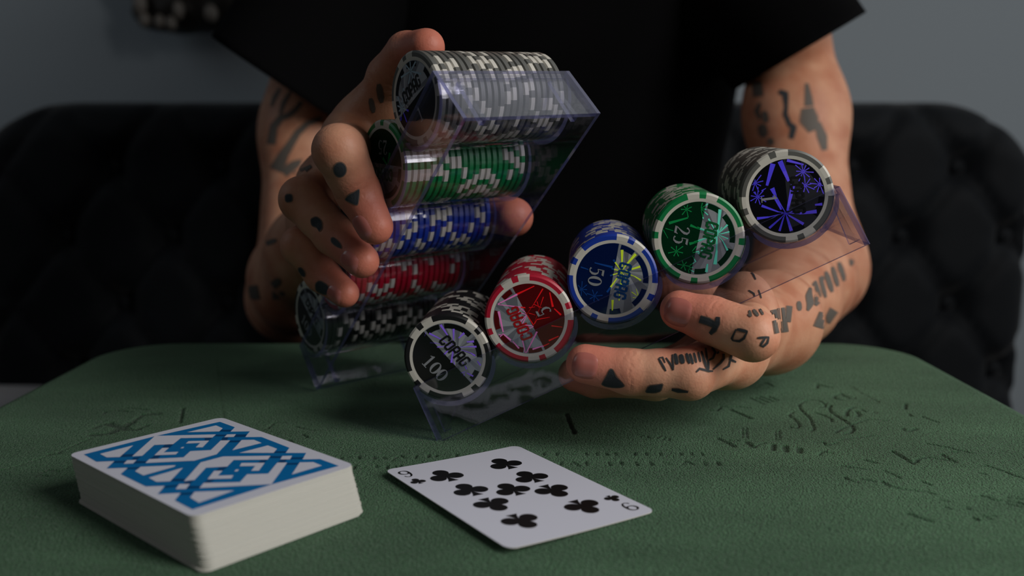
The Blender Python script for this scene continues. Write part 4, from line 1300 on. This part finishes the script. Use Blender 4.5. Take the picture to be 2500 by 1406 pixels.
def disc(cx, cy, rx, ry, n=20):
    return [(cx + rx * math.cos(2 * PI * k / n), cy + ry * math.sin(2 * PI * k / n)) for k in range(n)]
def TP(pts, soft=False, label=None, o=None, rounds=2):
    """a filled shape: rings shrinking to its middle, corners softened"""
    P = [np.array(p, float) for p in (cropline(*o, *pts) if o else pts)]
    for _ in range(rounds):
        P = [q for a, b in zip(P, P[1:] + P[:1]) for q in (a * 0.8 + b * 0.2, a * 0.2 + b * 0.8)]
    c = sum(P) / len(P)
    polys = []
    m = 4
    for j in range(m):
        t0, t1 = 1 - j / m, 1 - (j + 1) / m
        for a, b in zip(P, P[1:] + P[:1]):
            q = [c + (a - c) * t0, c + (b - c) * t0, c + (b - c) * t1, c + (a - c) * t1]
            polys.append(q if j < m - 1 else q[:3])
    halo = []
    for a, b in zip(P, P[1:] + P[:1]):
        ea, eb = (a - c) / np.linalg.norm(a - c) * 2.5, (b - c) / np.linalg.norm(b - c) * 2.5
        halo.append([a + ea, b + eb, b, a])
    put_tattoo(polys, soft, label=label, halo=halo)
TA = (660, 300, 2.929)
TP(disc(498, 333, 42, 50), o=TA, rounds=0, label='round dark spot tattoo')
TP([(535,545),(570,510),(600,495),(635,470),(632,530),(625,590),(590,575),(560,560)], o=TA, label='dark pointed tattoo above the nail')
TP([(110,515),(155,512),(158,560),(112,565)], o=TA); TP([(290,690),(330,672),(365,700),(372,750),(350,778),(335,745),(300,735)], o=TA, label='dark drop shaped tattoo')
TP([(437,825),(460,822),(505,870),(510,898),(480,885),(440,855)], o=TA)
TP([(200,1040),(225,1035),(250,1075),(245,1100),(215,1080)], o=TA); TP([(325,1150),(355,1128),(415,1165),(422,1215),(395,1228),(330,1200)], o=TA, label='solid square tattoo')
TB = (1560, 680, 6.39)
T([([(950,630),(1080,670),(1220,740)], [95, 100, 80]), ([(1235,600),(1225,700),(1170,800),(1110,860)], [50, 70, 70, 40])], o=TB, label='letter T tattoo')
T([([(1530,790),(1700,830)], 36), ([(1520,790),(1450,930),(1470,970)], 26), ([(1690,830),(1640,930),(1570,975),(1470,965)], 28)], o=TB, label='letter D tattoo')
T([([(1850,925),(2030,915)], 26), ([(1970,920),(1895,1040)], 24), ([(2020,920),(2000,1000),(1940,1055),(1895,1040)], 26)], o=TB, label='letter P tattoo')
T([([(1720,500),(1750,600)], 28), ([(1780,490),(1860,590)], 40), ([(1880,480),(1935,570)], 28), ([(1700,560),(1750,600)], 20)], True, o=TB)
TC = (1360, 820, 5)
TP([(655,405),(690,420),(720,500),(775,545),(825,605),(780,625),(700,625),(600,612),(545,585),(575,540),(610,490),(635,430)], o=TC, rounds=1, label='solid spade tattoo')
TP([(1075,685),(1125,605),(1200,600),(1295,578),(1265,670),(1190,688)], o=TC, rounds=1, label='solid diamond tattoo')
T([([(1400,650),(1480,665),(1600,680)], [20, 40, 14])], o=TC)
T([([(1240,275),(1330,430)], 18), ([(1250,270),(1290,265),(1320,330)], 14), ([(1330,270),(1390,350),(1420,420)], 16), ([(1410,230),(1420,420)], 18), ([(1440,220),(1470,350)], 40), ([(1510,230),(1540,340)], 50), ([(1580,215),(1620,340)], 30), ([(1620,220),(1660,345)], 26), ([(1670,210),(1700,330)], 20), ([(1720,200),(1750,320)], 18),
   ([(1760,190),(1800,320),(1830,420)], 24), ([(1810,150),(1830,300)], 16), ([(1890,140),(1930,200),(1900,270),(1830,310)], 18), ([(1950,220),(1990,170),(2030,190),(2030,280),(1990,330),(1900,410)], 18), ([(2130,210),(2110,290),(2180,320)], 26), ([(2110,300),(2090,370),(2020,410)], 18), ([(1700,440),(1740,400),(1850,430),(1900,430)], 18), ([(1840,300),(1840,430)], 24)], o=TC, label='script lettering tattoo')
TD = (1740, 540, 4.393)
T([([(1045,715),(1030,800),(1045,880),(1015,960)], [20, 58, 62, 16]), ([(1100,640),(1125,760),(1130,840),(1100,905)], [16, 44, 66, 20]), ([(1090,650),(1060,740)], 18), ([(1165,590),(1180,640)], 30), ([(1150,600),(1210,820)], 34), ([(1210,540),(1280,760)], 44), ([(1280,490),(1340,700)], 40), ([(1350,440),(1410,640)], 44)], True, o=TD, label='row of dark gothic letters on the forearm')
T([([(650,950),(700,1200)], [50, 60]), ([(730,930),(760,1190)], [60, 80]), ([(820,910),(800,1080)], [50, 50]), ([(920,860),(930,960)], 40)], True, o=TD)
T([([(1180,980),(1130,1140)], [60, 90]), ([(1300,950),(1220,1080)], [80, 60])], True, o=TD)
T([([(1470,400),(1520,440)], 50), ([(1500,390),(1480,480)], 30)], True, o=TD)
T([([(360,510),(430,570),(460,630)], 14), ([(385,745),(440,780),(450,810)], 12), ([(490,740),(520,830)], 8)], o=TD)
TE = (1800, 100, 5.02)
T([([(240,500),(260,680)], [100, 100]), ([(280,760),(240,860),(280,960)], 50), ([(330,860),(360,1000)], 60), ([(300,1020),(330,1180)], 90), ([(400,1190),(420,1280)], 60)], True, o=TE, label='faded block lettering tattoo down the upper arm')
T([([(510,620),(590,650),(600,800),(590,900),(640,1020),(690,1060),(660,1200)], [40, 70, 40, 50, 50, 70, 50])], False, o=TE, label='dark script tattoo down the upper arm')
T([([(850,520),(870,680),(880,800)], [30, 70, 90]), ([(860,820),(880,960),(940,1100)], [120, 190, 110]), ([(980,1000),(1040,1180),(1070,1340)], [60, 100, 50])], True, o=TE, label='faded bird shaped tattoo')
TF = (590, 160, 4.685)
T([([(920,600),(760,660),(640,770),(560,900),(480,1020),(400,1200)], [45, 50, 60, 70, 90, 130])], True, o=TF, label='long curved line tattoo')
T([([(440,260),(380,360),(340,470)], 40), ([(560,300),(480,430),(440,560)], 40), ([(690,410),(620,500),(540,570),(450,600),(370,700),(340,900)], [35, 45, 50, 60, 70, 80])], True, o=TF, label='leafy line tattoo')
T([([(700,1090),(600,1140),(480,1230)], [40, 80, 90]), ([(800,1150),(700,1210),(600,1230)], 50)], True, o=TF)
TG = (560, 440, 3.43)
T([([(280,540),(400,500)], 30), ([(200,880),(210,1000)], [60, 80]), ([(340,900),(430,830)], 50), ([(360,960),(460,960)], [60, 40])], True, o=TG)
T([([(905,240),(912,275)], 10), ([(925,205),(932,250)], 12)], True)

# clothes
M['shirt'] = mat('black_jersey', lin(8, 8, 9), 0.95, spec=0.04)
noise_bump(M['shirt'], 900, 0.2, 0.0006)
M['denim'] = mat('black_trousers', lin(16, 16, 18), 0.9, spec=0.15)
def fold(x, y, z):
    return 0.0045 * math.sin(38 * x + 9 * z + 2.2 * math.sin(14 * z)) + 0.003 * math.sin(61 * x - 33 * z + 1.0) * math.sin(9 * z + 3 * x)
def build_shirt():
    V, F = [], []
    n = 64
    def loft(rings, caps=(False, False)):
        b = len(V)
        for c, e1, e2 in rings:
            c, e1, e2 = map(np.asarray, (c, e1, e2))
            for k in range(n):
                t = 2 * PI * k / n
                ct, st = math.cos(t), math.sin(t)
                sq = 0.85
                ct = math.copysign(abs(ct) ** sq, ct); st = math.copysign(abs(st) ** sq, st)
                p = c + e1 * ct + e2 * st
                d = e1 * ct + e2 * st; d = d / (np.linalg.norm(d) + 1e-9)
                V.append(p + d * fold(*p))
        for j in range(len(rings) - 1):
            for k in range(n):
                F.append((b + j * n + k, b + j * n + (k + 1) % n, b + (j + 1) * n + (k + 1) % n, b + (j + 1) * n + k))
        if caps[0]: F.append(tuple(b + k for k in range(n - 1, -1, -1)))
        if caps[1]: F.append(tuple(b + (len(rings) - 1) * n + k for k in range(n)))
    # body of the shirt, from the hips up to the neckline
    rings = []
    for z, rx, ry, cy in ((-0.190, 0.165, 0.115, 0.975), (-0.12, 0.172, 0.128, 0.970), (0.0, 0.178, 0.132, 0.965), (0.12, 0.186, 0.136, 0.96), (0.22, 0.196, 0.136, 0.955), (0.29, 0.205, 0.128, 0.95), (0.35, 0.19, 0.105, 0.945), (0.395, 0.135, 0.088, 0.94), (0.425, 0.085, 0.075, 0.935), (0.438, 0.068, 0.066, 0.932)):
        rings.append(((0.03, cy, z), (rx, 0, 0), (0, ry, 0)))
    dense = []
    for a, b in zip(rings[:-1], rings[1:]):
        for t in np.linspace(0, 1, 5, endpoint=False):
            dense.append(tuple(np.asarray(p) * (1 - t) + np.asarray(q) * t for p, q in zip(a, b)))
    dense.append(rings[-1])
    loft(dense, (True, False))
    # loose sleeves, open at the hem
    for top_c, top_r, o_px, i_px, yy in (((-0.120, 0.925, 0.335), 0.082, (526, 92), (866, 322), 0.785), ((0.180, 0.925, 0.335), 0.082, (2088, 44), (1800, 216), 0.785)):
        po, pi = at(*o_px, yy), at(*i_px, yy)
        c1 = (po + pi) / 2; e1 = (po - pi) / 2
        c0 = np.asarray(top_c, float)
        side = 1 if e1[0] > 0 else -1
        e0 = np.array([side * 0.055, 0, 0.062])
        rs = []
        for t in np.linspace(0, 1, 18):
            s = t * t * (3 - 2 * t) * 0.5 + t * 0.5
            rs.append((c0 * (1 - s) + c1 * s, e0 * (1 - s) + e1 * s, np.array([0, -0.088, 0]) * (1 - s) + np.array([0, -0.078, 0.006]) * s))
        # turned hem
        c, a, b = rs[-1]
        rs.append((c, a * 0.985, b * 0.985))
        for t in np.linspace(1, 0.4, 6):
            s = t * t * (3 - 2 * t) * 0.5 + t * 0.5
            rs.append((c0 * (1 - s) + c1 * s, (e0 * (1 - s) + e1 * s) * 0.96, (np.array([0, -0.088, 0]) * (1 - s) + np.array([0, -0.078, 0.006]) * s) * 0.96))
        loft(rs)
    obj('t_shirt', new_mesh('t_shirt', np.array(V), F, M['shirt'], smooth=True), person)
build_shirt()
def build_trousers():
    parts = [[((0.03, 0.97, -0.118), 0.066), ((-0.03, 0.95, -0.120), 0.066)], [((0.03, 0.97, -0.118), 0.066), ((0.09, 0.95, -0.120), 0.066)]]
    for sx in (-1, 1):
        parts.append([((0.03 + sx * 0.07, 0.95, -0.122), 0.064), ((0.012 + sx * 0.085, 0.555, -0.135), 0.052), ((0.012 + sx * 0.085, 0.585, -0.50), 0.040)])
    def fn(P):
        d = None
        for c in parts:
            e = chain_d(P, c, 0.03)
            d = e if d is None else smin(d, e, 0.03)
        return d
    V, F = surface_nets(fn, (-0.25, 0.45, -0.60), (0.32, 1.12, -0.02), 0.009, 3)
    obj('trousers', new_mesh('trousers', V, F, M['denim'], smooth=True), person)
    M['shoe'] = mat('black_shoe_leather', lin(20, 19, 18), 0.45)
    for sx in (-1, 1):
        def fs(P, x=0.012 + sx * 0.085):
            d = smin(cone_d(P, np.array([x, 0.600, -0.555]), np.array([x, 0.45, -0.57]), 0.043, 0.030), cone_d(P, np.array([x, 0.585, -0.50]), np.array([x, 0.585, -0.55]), 0.045, 0.045), 0.03)
            return np.maximum(d, -(P[:, 2] + TZ))
        V, F = surface_nets(fs, (-0.2, 0.38, -0.62), (0.26, 0.70, -0.44), 0.007, 3)
        obj('shoe', new_mesh('shoe', V, F, M['shoe'], smooth=True), person)
build_trousers()

# ------------------------------------------------------------------ ornament on the wall, top edge of the picture
M['carved'] = mat('dark_carved_wood', lin(38, 33, 28), 0.55)
noise_bump(M['carved'], 120, 0.5, 0.003)
M['bone'] = mat('pale_bone', lin(116, 108, 100), 0.5)
def build_ornament():
    y = WALL_Y - 0.075
    c = at(455, 20, y)
    root = empty('wall_ornament', c)
    tag(root, 'dark carved ornament with pale tooth-like beads hung high on the grey wall', 'ornament')
    P0 = lambda px, py: at(px, py, y) - c
    seg = [[(P0(372, 25), 0.030), (P0(450, 20), 0.036), (P0(560, 8), 0.040)], [(P0(400, 44), 0.016), (P0(530, 46), 0.018)], [(P0(360, -60), 0.04), (P0(470, -110), 0.075), (P0(560, -70), 0.06)], [(P0(440, 0), 0.045), (P0(470, -100), 0.07)]]
    def fn(P):
        d = None
        for q in seg:
            e = chain_d(P, q, 0.01)
            d = e if d is None else smin(d, e, 0.015)
        return d + 0.0022 * np.sin(160 * P[:, 0]) * np.sin(150 * P[:, 2]) * np.sin(140 * P[:, 1])
    V, F = surface_nets(fn, (-0.16, -0.12, -0.09), (0.18, 0.07, 0.22), 0.0045, 3)
    obj('carved_body', new_mesh('carved_body', V, F, M['carved'], smooth=True), root)
    for px, py, r, el in ((342, 8, 0.0105, 1.9), (354, 50, 0.0095, 1.2), (390, 53, 0.0085, 1.3), (418, 57, 0.0085, 1.3), (436, 25, 0.0085, 1.7), (515, 33, 0.0105, 1.3)):
        p = at(px, py, y - 0.044) - c
        n, m = 12, 8
        v = [(p[0] + r * math.sin(PI * j / m) * math.cos(2 * PI * k / n), p[1] + r * math.sin(PI * j / m) * math.sin(2 * PI * k / n), p[2] + r * el * math.cos(PI * j / m)) for j in range(m + 1) for k in range(n)]
        f = [(j * n + k, (j + 1) * n + k, (j + 1) * n + (k + 1) % n, j * n + (k + 1) % n) for j in range(m) for k in range(n)]
        obj('bead', new_mesh('bead', np.array(v), f, M['bone'], smooth=True), root)
    mb = MB(); q = P0(470, -90); mb.box((q[0] - 0.02, 0.02, q[2] - 0.02), (q[0] + 0.02, 0.0748, q[2] + 0.02)); mb.build('hanger', M['carved'], root)
build_ornament()

# added shape standing in for an unidentified pale glint, laid on the sofa seat at the far left
M['glint'] = mat('blue_grey_glint', lin(70, 75, 88), 0.85, Sheen_Weight=0.2)
def build_glint():
    root = empty('added_glint', (-0.524, 0.88, -0.2))  # added shape in place of a pale glint
    tag(root, 'blue grey shape added as a blanket on the sofa seat at the left', 'glint')
    for k in range(2):
        V, F = [], []
        n = 26
        z0 = 0.0025 + 0.031 * k
        rx, ry, h = 0.105 - 0.004 * k, 0.14, 0.029
        prof = [(-0.006, 0.0), (0.0, 0.006), (0.002, 0.0145), (0.0, 0.023), (-0.006, 0.029)]
        for e, z in prof:
            for i in range(n * 4):
                t = 2 * PI * i / (n * 4)
                c_, s_ = math.cos(t), math.sin(t)
                q = max(abs(c_), abs(s_))
                sq = 0.86
                V.append(((rx + e) * c_ / q ** sq, (ry + e) * s_ / q ** sq, z0 + z + 0.001 * math.sin(3 * t + k)))
        m = n * 4
        for j in range(len(prof) - 1):
            for i in range(m):
                F.append((j * m + i, j * m + (i + 1) % m, (j + 1) * m + (i + 1) % m, (j + 1) * m + i))
        F.append(tuple(range(m - 1, -1, -1))); F.append(tuple((len(prof) - 1) * m + i for i in range(m)))
        obj('fold', new_mesh('fold', np.array(V), F, M['glint'], smooth=True), root)  # part of the added shape
build_glint()
for o in sc.objects:
    if o.parent is None and o.type not in ('CAMERA', 'LIGHT'):
        o.location.z += TZ
